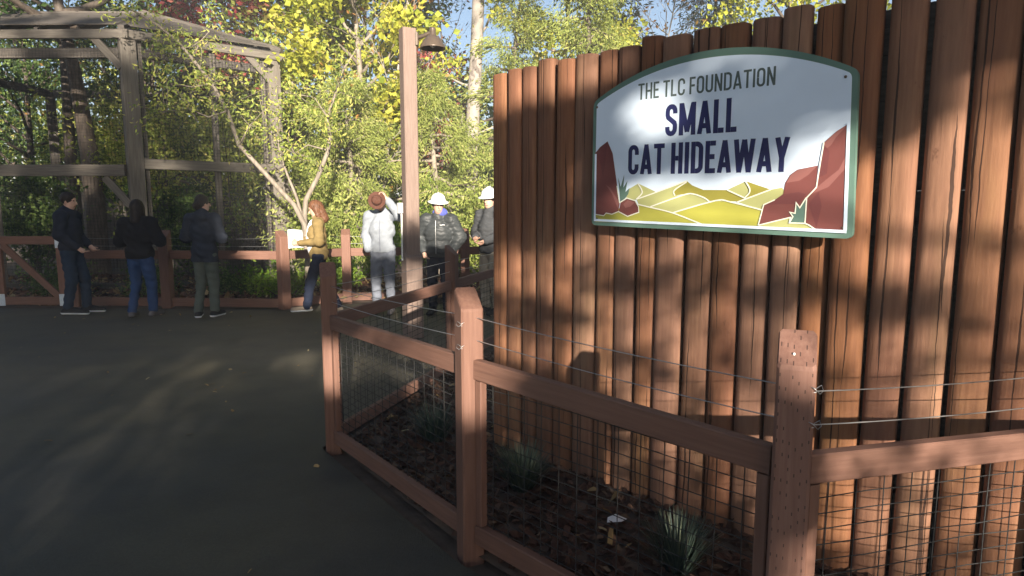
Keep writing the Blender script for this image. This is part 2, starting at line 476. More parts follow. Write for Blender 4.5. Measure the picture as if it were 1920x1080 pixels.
# ================================================================== LOG WALL
GAPS = [0.018, 0.148, 0.277, 0.405, 0.548, 0.691, 0.842, 0.97, 1.105, 1.233, 1.393, 1.537, 1.682, 1.818, 1.95, 2.07, 2.226, 2.369, 2.514, 2.656]
while GAPS[-1] < 3.9: GAPS.append(GAPS[-1] + [.142, .137, .15, .133][len(GAPS) % 4])
wall = thing('log_wall', 'tall wall of upright reddish-brown stained logs carrying the white sign', 'log wall', wall_pt(0))
def log_mesh(r, h, rng):
    seg, zs = 22, np.concatenate([[-.1], np.linspace(0.05, h - .012, 26), [h - .003, h]])
    ph = rng.uniform(0, 2 * PI, 6)
    V, F = [], []
    ang = np.linspace(0, 2 * PI, seg, endpoint=False)
    tilt = rng.normal(0, .0016, 2); dome = rng.normal(0, .02, 2)
    for i, z in enumerate(zs):
        rr = r * (1 - .035 * z / h) * (1 + .012 * math.sin(z * 2.1 + ph[0]) + .008 * math.sin(z * 5.3 + ph[1]))
        if i >= len(zs) - 2: rr *= (.975, .90)[i - len(zs) + 2]
        sq = (np.abs(np.cos(ang)) ** 3.0 + np.abs(np.sin(ang)) ** 3.5) ** (-1 / 3.5)
        rad = rr * sq * (1 + .022 * np.sin(2 * ang + ph[2] + z * .3) + .012 * np.sin(3 * ang + ph[3] - z * .5) + .006 * np.sin(7 * ang + ph[4]))
        ox = .004 * math.sin(z * 1.3 + ph[5]) + tilt[0] * z; oy = .003 * math.sin(z * 1.7 + ph[0])
        zz = z + (dome[0] * np.cos(ang) * rr * 3 if i >= len(zs) - 2 else 0)
        V += list(np.stack([rad * np.cos(ang) + ox, .66 * rad * np.sin(ang) + oy, np.broadcast_to(zz, ang.shape)], 1))
    n = len(zs)
    for i in range(n - 1):
        F += [(i * seg + j, i * seg + (j + 1) % seg, (i + 1) * seg + (j + 1) % seg, (i + 1) * seg + j) for j in range(seg)]
    F.append(tuple((n - 1) * seg + j for j in range(seg)))
    me = mesh_py('log', V, F, True)
    return me
wyaw = math.atan2(WALL_D.y, WALL_D.x)
lr = np.random.default_rng(5)
for i in range(len(GAPS) - 1):
    t = (GAPS[i] + GAPS[i + 1]) / 2; r = (GAPS[i + 1] - GAPS[i]) / 2 - .003 - abs(lr.normal(0, .0015))
    h = 2.41 + lr.normal(0, .006) + (.012 if i % 5 == 3 else 0)
    o = link('log', log_mesh(r, h, lr), M['log'], wall, wall_pt(t, r * .66 - .06 + lr.normal(0, .004)) - wall.location)
    o.rotation_euler = (0, 0, wyaw)
for z in np.arange(.02, 2.25, .181):
    o = beam('backing_board', wall_pt(.1, -.115, z + .09), wall_pt(GAPS[-1] - .02, -.115, z + .09), .03, .18, M['cage_dark'], wall)
for tt in (.22, 1.6, 3.0):
    beam('back_post', wall_pt(tt, -.19, 0), wall_pt(tt, -.19, 2.2), .1, .1, M['cage_dark'], wall)

# ================================================================== SIGN
ART = {
 'duneA': [(-0.419, 0.15), (-0.4, 0.205), (-0.346, 0.231), (-0.302, 0.213), (-0.239, 0.186), (-0.318, 0.164), (-0.353, 0.151)],
 'ridgeA': [(-0.346, 0.231), (-0.325, 0.204), (-0.321, 0.181), (-0.353, 0.154)],
 'slopeB': [(-0.353, 0.151), (-0.239, 0.186), (-0.078, 0.235), (-0.129, 0.203), (-0.145, 0.186), (-0.137, 0.169), (-0.096, 0.171), (-0.271, 0.116), (-0.341, 0.129)],
 'duneB': [(-0.078, 0.235), (-0.051, 0.215), (0.006, 0.193), (0.124, 0.19), (0.21, 0.152), (0.173, 0.138), (0.068, 0.144), (0.038, 0.141), (-0.013, 0.167), (-0.086, 0.175), (-0.137, 0.169), (-0.145, 0.186), (-0.129, 0.203)],
 'slopeC': [(0.119, 0.19), (0.206, 0.227), (0.226, 0.193), (0.223, 0.171), (0.205, 0.154)],
 'duneC': [(0.206, 0.227), (0.319, 0.188), (0.205, 0.152), (0.224, 0.173), (0.227, 0.193)],
 'slopeD': [(0.173, 0.136), (0.319, 0.188), (0.366, 0.196), (0.38, 0.169), (0.301, 0.127), (0.284, 0.102)],
 'slopeE': [(-0.271, 0.116), (-0.096, 0.17), (-0.044, 0.175), (0.018, 0.154), (0.038, 0.139), (-0.147, 0.088)],
 'duneF': [(-0.147, 0.088), (0.068, 0.143), (0.136, 0.138), (0.284, 0.102), (0.272, 0.032), (0.007, 0.035)],
 'duneG': [(-0.604, 0.037), (-0.605, 0.088), (-0.329, 0.126), (-0.27, 0.113), (-0.147, 0.087), (0.007, 0.035)],
 'stripH': [(0.272, 0.032), (0.406, 0.071), (0.465, 0.047), (0.514, 0.022)],
 'rockL': [(-0.611, 0.395), (-0.583, 0.423), (-0.535, 0.45), (-0.502, 0.387), (-0.47, 0.222), (-0.452, 0.135), (-0.461, 0.089), (-0.498, 0.08), (-0.534, 0.086), (-0.549, 0.072), (-0.604, 0.077)],
 'facetL': [(-0.54, 0.229), (-0.512, 0.213), (-0.456, 0.138), (-0.464, 0.109), (-0.501, 0.182)],
 'facetL2': [(-0.611, 0.395), (-0.583, 0.423), (-0.535, 0.45), (-0.543, 0.369), (-0.56, 0.266), (-0.581, 0.35)],
 'boulder': [(-0.457, 0.094), (-0.447, 0.137), (-0.407, 0.158), (-0.359, 0.144), (-0.338, 0.114), (-0.337, 0.091), (-0.401, 0.07)],
 'boulderT': [(-0.431, 0.13), (-0.404, 0.15), (-0.362, 0.137), (-0.388, 0.117), (-0.418, 0.111)],
 'plantL': [(-0.465, 0.263), (-0.449, 0.217), (-0.429, 0.277), (-0.432, 0.213), (-0.409, 0.246), (-0.419, 0.191), (-0.395, 0.21), (-0.402, 0.18), (-0.42, 0.158), (-0.45, 0.142)],
 'rockR1': [(0.274, 0.038), (0.292, 0.122), (0.339, 0.144), (0.372, 0.169), (0.378, 0.215), (0.397, 0.248), (0.425, 0.268), (0.504, 0.281), (0.504, 0.199), (0.471, 0.155), (0.41, 0.071)],
 'facetR1': [(0.382, 0.215), (0.399, 0.247), (0.425, 0.266), (0.502, 0.279), (0.47, 0.245), (0.435, 0.222)],
 'facetR1b': [(0.372, 0.167), (0.434, 0.176), (0.466, 0.167), (0.436, 0.126), (0.353, 0.126), (0.301, 0.121)],
 'rockR2': [(0.612, 0.438), (0.569, 0.412), (0.524, 0.372), (0.515, 0.296), (0.505, 0.191), (0.471, 0.152), (0.467, 0.049), (0.481, 0.043), (0.514, 0.022), (0.627, 0.016)],
 'facetR2': [(0.611, 0.436), (0.569, 0.41), (0.525, 0.37), (0.52, 0.336), (0.55, 0.358), (0.567, 0.388)],
 'facetR2b': [(0.615, 0.33), (0.585, 0.261), (0.535, 0.219), (0.49, 0.179), (0.487, 0.167), (0.551, 0.194), (0.618, 0.275)],
 'facetR2c': [(0.51, 0.232), (0.526, 0.36), (0.547, 0.334), (0.541, 0.247)],
 'facetR2d': [(0.477, 0.126), (0.514, 0.175), (0.529, 0.118), (0.514, 0.031)],
 'plantR': [(0.403, 0.048), (0.418, 0.074), (0.405, 0.092), (0.426, 0.088), (0.428, 0.132), (0.444, 0.111), (0.467, 0.152), (0.468, 0.047)],
 'l1': [(-0.353, 0.153), (-0.239, 0.186), (-0.078, 0.235), (-0.129, 0.203), (-0.145, 0.186), (-0.137, 0.169)],
 'l2': [(-0.271, 0.116), (-0.096, 0.17), (-0.044, 0.175), (0.013, 0.157), (0.04, 0.139)],
 'l3': [(-0.341, 0.128), (-0.27, 0.113), (-0.147, 0.087), (0.007, 0.035)],
 'l4': [(-0.147, 0.087), (0.068, 0.143), (0.136, 0.138), (0.284, 0.102)],
 'l5': [(0.124, 0.19), (0.21, 0.152)],
 'l6': [(0.173, 0.136), (0.319, 0.188)],
 'l7': [(0.206, 0.227), (0.227, 0.193), (0.224, 0.173), (0.205, 0.154)],
 'l8': [(-0.604, 0.077), (-0.549, 0.07), (-0.534, 0.084), (-0.498, 0.078), (-0.457, 0.092), (-0.401, 0.068), (-0.335, 0.089), (-0.338, 0.116), (-0.358, 0.146), (-0.407, 0.16), (-0.447, 0.139), (-0.452, 0.137), (-0.47, 0.222)],
 'l9': [(0.274, 0.036), (0.408, 0.071), (0.404, 0.048), (0.467, 0.047), (0.483, 0.041), (0.515, 0.02)],
 'l10': [(0.272, 0.035), (0.292, 0.124), (0.339, 0.145)],
 'l11': [(0.468, 0.047), (0.469, 0.152), (0.505, 0.193), (0.515, 0.296), (0.524, 0.372)],
 'l12': [(0.404, 0.048), (0.418, 0.074), (0.405, 0.092), (0.426, 0.088), (0.428, 0.132), (0.444, 0.111), (0.467, 0.152)],
}

SIGN_T, SIGN_Z = 1.54, 1.47
sign = thing('sign', 'white arched sign with green border and painted desert rocks and dunes on the log wall', 'sign', wall_pt(SIGN_T, .118, SIGN_Z), wyaw)
def plain_flat(name, col, rough=0.6):
    m = plain(name, col, rough, 0, 0.05, 5, 0.02)
    m.node_tree.nodes['Principled BSDF'].inputs['Specular IOR Level'].default_value = 0.2
    return m
def sgn_poly(name, pts, y, mat, parent, th=None):
    """a flat piece on the sign: x along the board, z up, y out of the face (negative is towards the visitors)"""
    n = len(pts)
    if th is None:
        return link(name, mesh_py(name, [(x, y, z) for x, z in pts], [tuple(range(n))]), mat, parent)
    V = [(x, y, z) for x, z in pts] + [(x, y + th, z) for x, z in pts]
    F = [tuple(range(n)), tuple(range(2 * n - 1, n - 1, -1))] + [((i + 1) % n, i, n + i, n + (i + 1) % n) for i in range(n)]
    return link(name, mesh_py(name, V, F), mat, parent)
def outline(ins, n=40, rc=.03):
    bl, br, tr, tl = (-.632 + ins, .020 + ins), (.650 - ins, -.012 + ins), (.632 - ins, .640 - ins * .55), (-.630 + ins, .655 - ins * .55)
    peak = .812 - ins
    def corner(p, q, r, k=6):
        p, q, r = map(Vector, (p, q, r)); a = (p - q).normalized() * rc; b = (r - q).normalized() * rc
        return [tuple(q + a * (1 - s) ** 2 + b * s ** 2) for s in np.linspace(0, 1, k)]
    arch = []
    for s in np.linspace(0, 1, n):
        x = tr[0] + (tl[0] - tr[0]) * s
        base = tr[1] + (tl[1] - tr[1]) * s
        u = 2 * s - 1
        arch.append((x, base + (peak - .647) * (1 - u * u) * (1 + .06 * u * u)))
    pts = corner(tl, bl, br) + corner(bl, br, tr) + corner(br, arch[0], arch[1])[:-1] + arch[1:-1] + corner(arch[-2], arch[-1], bl)[1:]
    return pts
M['sign_green'] = plain_flat('sign_green', (.11, .19, .155))
M['sign_white'] = plain_flat('sign_white', (.62, .73, .86))
M['sign_grey'] = plain_flat('sign_grey_green', (.085, .115, .11))
M['sign_navy'] = plain_flat('sign_navy', (.022, .026, .095))
M['rock_red'] = plain_flat('rock_red', (.16, .055, .05)); M['rock_lit'] = plain_flat('rock_light', (.24, .10, .09)); M['rock_dark'] = plain_flat('rock_deep', (.135, .045, .045))
M['dune_a'] = plain_flat('dune_gold', (.28, .255, .05)); M['dune_b'] = plain_flat('dune_pale', (.38, .39, .165)); M['dune_c'] = plain_flat('dune_yellow', (.36, .35, .065)); M['dune_d'] = plain_flat('dune_olive', (.36, .34, .06))
M['dune_line'] = plain_flat('dune_line', (.72, .72, .60))
M['agave'] = plain_flat('agave_green', (.10, .17, .14))
board = sgn_poly('board', outline(0), -.012, M['sign_green'], sign, .024)
for x in (-.42, .42):
    link('mounting_batten', prism('mounting_batten', [(x - .03, .012), (x + .03, .012), (x + .03, .078), (x - .03, .078)], .06, .66), M['cage_dark'], sign)
panel = sgn_poly('panel', outline(.021, rc=.02), -.0135, M['sign_white'], sign)
lay = [0]
def nexty():
    lay[0] += 1
    return -.0135 - .00014 * lay[0]
def dune_clip(pts):
    return pts
for key, nm, mt in (('duneA', 'dune', 'dune_b'), ('slopeC', 'dune', 'dune_b'), ('duneC', 'dune', 'dune_a'), ('slopeB', 'dune', 'dune_b'), ('duneB', 'dune', 'dune_a'), ('slopeD', 'dune', 'dune_b'),
                    ('slopeE', 'dune', 'dune_b'), ('duneF', 'dune', 'dune_c'), ('duneG', 'dune', 'dune_c'), ('stripH', 'dune', 'dune_b'),
                    ('plantL', 'agave', 'agave'), ('rockL', 'rock', 'rock_red'), ('facetL', 'rock_facet', 'rock_lit'), ('facetL2', 'rock_facet', 'rock_dark'), ('boulder', 'rock', 'rock_red'), ('boulderT', 'rock_facet', 'rock_lit'),
                    ('rockR1', 'rock', 'rock_red'), ('facetR1', 'rock_facet', 'rock_lit'), ('facetR1b', 'rock_facet', 'rock_dark'), ('rockR2', 'rock', 'rock_red'), ('facetR2', 'rock_facet', 'rock_lit'),
                    ('facetR2b', 'rock_facet', 'rock_lit'), ('facetR2c', 'rock_facet', 'rock_dark'), ('facetR2d', 'rock_facet', 'rock_dark'), ('plantR', 'agave', 'agave')):
    sgn_poly(nm, ART[key], nexty(), M[mt], sign)
def stroke(name, pts, w, y, mat, parent, closed=False):
    P = [Vector(p) for p in pts]; n = len(P)
    Lp, Rp = [], []
    for i in range(n):
        a = P[i - 1] if (i > 0 or closed) else None; c = P[(i + 1) % n] if (i < n - 1 or closed) else None
        d1 = (P[i] - a).normalized() if a is not None else None; d2 = (c - P[i]).normalized() if c is not None else None
        if d1 is None: d1 = d2
        if d2 is None: d2 = d1
        tdir = d1 + d2
        tdir = tdir.normalized() if tdir.length > .2 else d1
        nrm = Vector((-tdir.y, tdir.x)); k = 1 / max(.45, nrm.dot(Vector((-d1.y, d1.x))))
        Lp.append(P[i] + nrm * w / 2 * k); Rp.append(P[i] - nrm * w / 2 * k)
    V = [(p.x, y, p.y) for p in Lp] + [(p.x, y, p.y) for p in Rp]
    m = n if closed else n - 1
    F = [(n + i, n + (i + 1) % n, (i + 1) % n, i) for i in range(m)]
    if name is None: return V, F
    return link(name, mesh_py(name, V, F), mat, parent)
def smooth_line(pts, k=3):
    P = np.array(pts)
    if len(P) < 3: return pts
    out = []
    for i in range(len(P) - 1):
        p0, p1, p2, p3 = P[max(i - 1, 0)], P[i], P[i + 1], P[min(i + 2, len(P) - 1)]
        for s in np.linspace(0, 1, k, endpoint=False):
            out.append(tuple(.5 * (2 * p1 + (p2 - p0) * s + (2 * p0 - 5 * p1 + 4 * p2 - p3) * s * s + (3 * p1 - p0 - 3 * p2 + p3) * s ** 3)))
    out.append(tuple(P[-1]))
    return out
for k in ('ridgeA', 'l1', 'l2', 'l3', 'l4', 'l5', 'l6', 'l7'):
    stroke('dune_line', smooth_line(ART[k]), .006, nexty(), M['dune_line'], sign)
for k in ('l8', 'l9', 'l10', 'l11', 'l12'):
    stroke('rock_line', ART[k], .005, nexty(), M['dune_line'], sign)
inn = outline(.030, rc=.018)
i0 = min(range(len(inn)), key=lambda i: abs(inn[i][0] + .60) + abs(inn[i][1] - .39)); i1 = min(range(len(inn)), key=lambda i: abs(inn[i][0] - .612) + abs(inn[i][1] - .43))
stroke('border_line', [(-.606, .39), (-.606, .047), (.623, .017), (.611, .44)], .012, nexty(), M['sign_white'], sign)

# lettering: a condensed gothic drawn with strokes, one mesh for each line of text
def arc(cx, cy, rx, ry, a0, a1, n=9):
    return [(cx + rx * math.cos(math.radians(a)), cy + ry * math.sin(math.radians(a))) for a in np.linspace(a0, a1, n)]
def glyph(ch, s):
    """list of centre lines in a box of height 1, and the width"""
    h = s / 2; w = .40; r = (w - s) / 2; ry = r * 1.25; x0, x1, xm = h, w - h, w / 2
    g = {
        'I': ([[(h, 0), (h, 1)]], s),
        'T': ([[(0, 1 - h), (.38, 1 - h)], [(.19, 1 - s), (.19, 0)]], .38),
        'H': ([[(x0, 0), (x0, 1)], [(x1, 0), (x1, 1)], [(s, .5), (w - s, .5)]], w),
        'E': ([[(h, 0), (h, 1)], [(s, 1 - h), (.33, 1 - h)], [(s, .51), (.30, .51)], [(s, h), (.33, h)]], .33),
        'F': ([[(h, 0), (h, 1)], [(s, 1 - h), (.32, 1 - h)], [(s, .5), (.29, .5)]], .32),
        'L': ([[(h, 0), (h, 1)], [(s, h), (.32, h)]], .32),
        'N': ([[(x0, 0), (x0, 1)], [(x1, 0), (x1, 1)], [(x0 + .01, .96), (x1 - .01, .04)]], w),
        'M': ([[(h, 0), (h, 1)], [(.54 - h, 0), (.54 - h, 1)], [(h + .012, .97), (.27, .10)], [(.54 - h - .012, .97), (.27, .10)]], .54),
        'A': ([[(h * .9, 0), (.215, 1)], [(.43 - h * .9, 0), (.215, 1)], [(.115, .25), (.315, .25)]], .43),
        'W': ([[(h * .85, 1), (.17, 0)], [(.17, 0), (.31, .98)], [(.31, .98), (.45, 0)], [(.45, 0), (.62 - h * .85, 1)]], .62),
        'Y': ([[(h * .9, 1), (.20, .40)], [(.40 - h * .9, 1), (.20, .40)], [(.20, .44), (.20, 0)]], .40),
        'O': ([[(x0, .5)] + [(x0, 1 - h - ry)] + arc(xm, 1 - h - ry, r, ry, 180, 0)[1:] + [(x1, .5), (x1, h + ry)] + arc(xm, h + ry, r, ry, 0, -180)[1:] + [(x0, .49)]], w),
        'C': ([arc(xm, 1 - h - ry, r, ry, 0, 180)[::1] + arc(xm, h + ry, r, ry, 180, 360)], w),
        'U': ([[(x0, 1), (x0, h + ry)] + arc(xm, h + ry, r, ry, 180, 360)[1:] + [(x1, 1)]], w),
        'D': ([[(h, 0), (h, 1)], [(s, 1 - h), (w * .45, 1 - h)] + arc(w * .45, 1 - h - ry, x1 - w * .45, ry, 90, 0)[1:] + arc(w * .45, h + ry, x1 - w * .45, ry, 0, -90) + [(s, h)]], w),
        'S': ([[(x1, .70)] + arc(xm, 1 - h - ry, r, ry, 0, 180) + [(x0, .66)] + [(x0 + .02, .59), (xm, .50), (x1 - .02, .41), (x1, .34)] + arc(xm, h + ry, r, ry, 0, -180) + [(x0, .30)]], w),
    }
    if ch == 'C':
        p = g['C'][0][0]
        g['C'] = ([[(x1, .66)] + p + [(x1, .34)]], w)
    return g[ch]
def lettering(name, text, x0, x1, z0, z1, cap, s, gap, space, mat):
    adv, x = [], 0
    for ch in text:
        if ch == ' ': x += space; continue
        gl, w = glyph(ch, s); adv.append((gl, x)); x += w + gap
    total = x - gap
    sx = (x1 - x0) / total; slope = (z1 - z0) / (x1 - x0)
    base = -.0140
    for gl, gx in adv:
        V, F = [], []
        for q, line in enumerate(gl):
            v, f = stroke(None, [(p[0] * sx / cap + gx * sx / cap, p[1]) for p in line], s * (sx / cap * .5 + .5), 0, None, None)
            o = len(V)
            for (a, _, c) in v:
                X = x0 + a * cap
                V.append((X, base - .00015 * q, z0 + slope * (X - x0) + min(max(c, 0), 1.0) * cap))
            F += [tuple(i + o for i in ff) for ff in f]
        link(name, mesh_py(name, V, F), mat, sign)
lettering('letter', 'THE TLC FOUNDATION', -.358, .315, .636, .622, .077, .115, .065, .17, M['sign_grey'])
lettering('letter', 'SMALL', -.203, .153, .449, .443, .148, .15, .055, .2, M['sign_navy'])
lettering('letter', 'CAT HIDEAWAY', -.408, .388, .277, .260, .145, .15, .06, .17, M['sign_navy'])
for x, z in ((-.606, .628), (.588, .618), (.612, .032), (-.595, .055)):
    o = link('screw', lathe('screw', [(0.0001, -.003), (.0045, -.0028), (.006, 0), (.006, .004)], 10), M['bronze'], sign, (x, -.0150, z))
    o.rotation_euler = (-PI / 2, 0, 0)

# ================================================================== NEAR FENCE
fence = thing('wire_fence', 'reddish-brown post and rail fence with welded wire around the planter below the sign', 'fence', FP2)
def post(parent, p, yaw, h, w, mat, rise=.09, name='post', sink=.05):
    """square post, top cut on a slope falling to local -Y; rounded arrises"""
    c = .008
    sec = oct_section(w, w, c)
    V = [(x, y, -sink) for x, y in sec]
    def top(y): return h - rise * (.5 - y / w)
    V += [(x, y, top(y) - .010) for x, y in sec]
    V += [(x * .93, y * .93, top(y * .93)) for x, y in sec]
    F = []
    for k in range(2):
        F += [(k * 8 + i, k * 8 + (i + 1) % 8, (k + 1) * 8 + (i + 1) % 8, (k + 1) * 8 + i) for i in range(8)]
    F += [tuple(range(16, 24)), tuple(range(7, -1, -1))]
    o = link(name, mesh_py(name, V, F), mat, parent, Vector(p) - parent.location)
    o.rotation_euler = (0, 0, yaw)
    return o
PW = .102
for p, nx, ny, mt in ((FP1, .30, -.95, 'fence'), (FP2, .40, -.915, 'fence'), (FP3, -.40, -.916, 'incised'), (FPA1, .9, -.3, 'fence'), (FPA2, .9, -.3, 'fence')):
    yaw = math.atan2(ny, nx) + PI / 2
    po = post(fence, p, yaw, 1.235, PW, M[mt])
    if mt == 'incised':
        po['label'] = 'post with rows of small incised slits down its face'
        nb = link('nail_head', lathe('nail_head', [(.0001, .002), (.003, .0015), (.0035, -.004)], 8), M['white'], po, (-.008, -.022, 1.176)); nb.rotation_euler = (.7, 0, 0)

def wire_panel(name, A, B, z0, z1, sx, sz, r, mat, parent, rng, sag=.004):
    """welded wire between A and B: level and upright wires, a little out of true"""
    A, B = Vector(A), Vector(B); L = (B - A).length; d = (B - A) / L
    org = parent.location; lines = []
    nx = int(L / sx)
    for i in range(nx + 1):
        q = (i + .5) * L / (nx + 1)
        j = rng.normal(0, .0015, 4)
        pts = [(*(A + d * (q + j[k]) - org).xy, z) for k, z in enumerate(np.linspace(z0, z1, 4))]
        lines.append((pts, r))
    nz = int((z1 - z0) / sz)
    nrm = Vector((-d.y, d.x, 0))
    for i in range(nz + 1):
        z = z0 + (i + .3) * (z1 - z0) / (nz + 1); j = rng.normal(0, sag, 6); jz = rng.normal(0, .002, 6)
        pts = []
        for k, s in enumerate(np.linspace(0, 1, 6)):
            q = A + d * (L * s) + nrm * (r * 2 + j[k] * (0 < k < 5)) - org
            pts.append((q.x, q.y, z + jz[k]))
        lines.append((pts, r))
    o = tubes(name, lines, mat, parent, 5, True)
    o['kind'] = 'stuff'
    return o
wr = np.random.default_rng(3)
def bay(parent, A, B, zt=(.90, .90), pw=PW, mat='fence', rh=.089, zb=(.135, .135), wires=(.185, .085), sx=.1016, sz=.0508, wmat='darkwire', battens=True, r=.0019):
    """one bay from post A to post B: two rails, battens, welded wire, two wire strands; heights given at A and at B"""
    A, B = Vector(A), Vector(B); d = (B - A).normalized(); n = Vector((-d.y, d.x, 0))
    a, b = A + d * (pw * .52), B - d * (pw * .52)
    for zz in (zt, zb):
        beam('rail', a + Vector((0, 0, zz[0] - rh / 2)), b + Vector((0, 0, zz[1] - rh / 2)), .04, rh, M[mat], parent)
    if battens:
        for q, s, k in ((a, 1, 0), (b, -1, 1)):
            q2 = q + d * (s * .021) + n * .003
            beam('batten', q2 + Vector((0, 0, zb[k] + .004)), q2 + Vector((0, 0, zt[k] - rh - .004)), .038, .038, M[mat], parent, up=n)
    wire_panel('wire_mesh', a + d * .04 + n * .012, b - d * .04 + n * .012, min(zb) - .03, min(zt) - rh + .03, sx, sz, r, M[wmat], parent, wr)
    for z in wires:
        w0, w1 = a - d * .03, b + d * .03
        pts = [(*(w0.lerp(w1, s) - parent.location).xy, z + zt[0] + (zt[1] - zt[0]) * s - .012 * (1 - (2 * s - 1) ** 2)) for s in np.linspace(0, 1, 9)]
        tubes('strand', [(pts, .0019)], M['wire'], parent, 6)
HT = {'1': (.90, .14), '2': (.925, .165), '3': (.89, .14), '4': (.885, .135), 'a': (.90, .14), 'b': (.90, .14)}
for A, B, i, j in ((FP1, FP2, '1', '2'), (FP2, FP3, '2', '3'), (FP3, FP4, '3', '4'), (FP1, FPA1, '1', 'a'), (FPA1, FPA2, 'a', 'b')):
    dz = -.015 if i == '3' else 0
    bay(fence, A, B, (HT[i][0] + dz, HT[j][0] + dz), zb=(HT[i][1], HT[j][1]))
# loose wire ends twisted round the posts
for p, s in ((FP2, -1), (FP3, 1)):
    for z in (1.085, .985):
        c = Vector(p) + Vector((.03 * s, -.055, 0)) - fence.location
        pts = [(c.x + .02 * math.sin(k * .9) * s, c.y - .004 * k % .02, z + .012 * math.sin(k * 1.7)) for k in range(8)]
        tubes('wire_end', [(pts, .0014)], M['wire'], fence, 5)

# ================================================================== FAR FENCE AND GATE
far = thing('rail_fence', 'reddish-brown post and rail fence on the far side of the path', 'fence', (-3.58, 9.98, 0))
Q = [Vector((-7.0, 10.2, 0)), Vector((-5.49, 10.12, 0)), Vector((-3.58, 9.98, 0)), Vector((-2.78, 10.72, 0)), Vector((-.82, 11.1, 0)), Vector((1.5, 11.4, 0))]
for i, (p, nx, ny, w) in enumerate(((Q[0], .05, -1, .13), (Q[1], .05, -1, .15), (Q[2], .75, -.66, .15), (Q[3], .2, -1, .15), (Q[4], .2, -1, .15), (Q[5], .2, -1, .15))):
    post(far, p, math.atan2(ny, nx) + PI / 2, 1.235, w, M['fence'], .10)
for A, B in zip(Q[:-1], Q[1:]):
    bay(far, A, B, (.915, .915), pw=.15, rh=.135, zb=(.16, .16), wires=(.195, .075), sx=.1016, sz=.1016, wmat='darkwire', battens=False, r=.0011)
gate = thing('gate', 'wooden fence gate with diagonal brace and pale metal corner brackets', 'gate', (-7.7, 10.2, 0))
gl, gr = -8.19, -7.21
beam('stile', (gl, 10.2, .03), (gl, 10.2, 1.14), .105, .05, M['fence'], gate, up=(0, 1, 0))
beam('stile', (gr, 10.2, .03), (gr, 10.2, 1.14), .105, .05, M['fence'], gate, up=(0, 1, 0))
beam('rail', (gl + .054, 10.2, 1.07), (gr - .054, 10.2, 1.07), .048, .13, M['fence'], gate)
beam('rail', (gl + .054, 10.2, .10), (gr - .054, 10.2, .10), .048, .13, M['fence'], gate)
beam('brace', (gl + .07, 10.196, 1.0), (gr - .07, 10.196, .17), .036, .105, M['fence'], gate)
wire_panel('wire_mesh', (gl, 10.23, 0), (gr, 10.23, 0), .1, 1.05, .1, .1, .0014, M['darkwire'], gate, wr)
for x in (gl, gr):
    for z in (.115, 1.045):
        beam('bracket', (x - .003 * (1 if x == gl else -1), 10.172, z - .095), (x - .003 * (1 if x == gl else -1), 10.172, z + .095), .112, .006, M['zinc'], gate, up=(0, 1, 0), c=.001)

# ================================================================== CAGE
cage = thing('animal_enclosure', 'large two-storey weathered timber cage with wire mesh and pitched roof', 'enclosure', (-6.72, 11.6, 0))
C1, C2 = Vector((-6.72, 11.6, 0)), Vector((-4.78, 13.2, 0))
LW = Vector((-1, 0.02, 0)).normalized(); RW = (C2 - C1).normalized()
BK = Vector((-RW.y, RW.x, 0))                              # inwards from the right side
C0 = C1 + LW * 5.2
C3 = C2 + Vector((-1.3, 3.4, 0)); C4 = Vector((-11.5, 16.4, 0))
up = lambda z: Vector((0, 0, z))
ET = 4.63
def cpost(p, h, w=.2, name='post', mat='cage'):
    return beam(name, p, p + up(h), w, w, M[mat], cage, up=(RW.x, RW.y, 0), c=.01)
cpost(C1, ET - .08, .25); cpost(C2, ET - .1, .24); cpost(C0, ET - .08); cpost(C1 + LW * 2.6, ET - .16, .15)
cpost(C1 + RW * .17 + Vector((.02, 0, 0)), 4.5, .07, 'stud'); cpost(C2 - RW * .2, 4.5, .08, 'stud'); cpost(C1.lerp(C2, .55), 4.55, .1, 'stud')
cpost(C3, 4.4, .2, mat='cage_dark'); cpost(C4, 4.4, .2, mat='cage_dark'); cpost(C3.lerp(C4, .5), 4.4, .2, mat='cage_dark')
def cbeam(A, B, z, w=.1, h=.15, mat='cage', name='beam'):
    return beam(name, A + up(z), B + up(z), w, h, M[mat], cage, c=.008)
out1 = Vector((0, -.13, 0)); out2 = Vector((RW.y, -RW.x, 0)) * .13
cbeam(C1 + out1 - LW * .12, C0 + out1, ET - .075, .07, .15)
cbeam(C1 + out2 + RW * .02 - RW * .1, C2 + out2 + RW * .15, ET - .077, .07, .15)
cbeam(C1 - out1 * .2, C0 - out1 * .2, ET - .36, .1, .17, 'cage_dark'); cbeam(C1 - out2 * .2, C2 - out2 * .2, ET - .34, .1, .15, 'cage_dark')
cbeam(C1 + out1 + LW * .1, C0 + out1, 2.24, .08, .2); cbeam(C1 + out2 + RW * .12, C2 + out2 - RW * .1, 2.36, .08, .18)
cbeam(C1 + LW * .1, C0, .12, .1, .2, 'cage_dark'); cbeam(C1, C2, .12, .1, .2, 'cage_dark')
cbeam(C2, C3, 4.45, .1, .18, 'cage_dark'); cbeam(C3, C4, 4.4, .1, .18, 'cage_dark'); cbeam(C3, C4, 2.3, .1, .18, 'cage_dark'); cbeam(C2, C3, 2.2, .1, .16)
cbeam(C0, C4, 4.4, .1, .18, 'cage_dark'); cbeam(C1.lerp(C2, .5), C4.lerp(C3, .5), 4.3, .1, .2, 'cage_dark')
# knee braces
for z0, z1, s in ((1.62, 2.12, .5), (4.0, 4.55, .55)):
    beam('brace', C1 + LW * .06 + out1 * .8 + up(z0), C1 + LW * s + out1 * .8 + up(z1), .05, .13, M['cage'], cage)
beam('brace', C2 - RW * .06 + out2 * .7 + up(4.05), C2 - RW * .5 + out2 * .7 + up(4.5), .05, .12, M['cage'], cage)
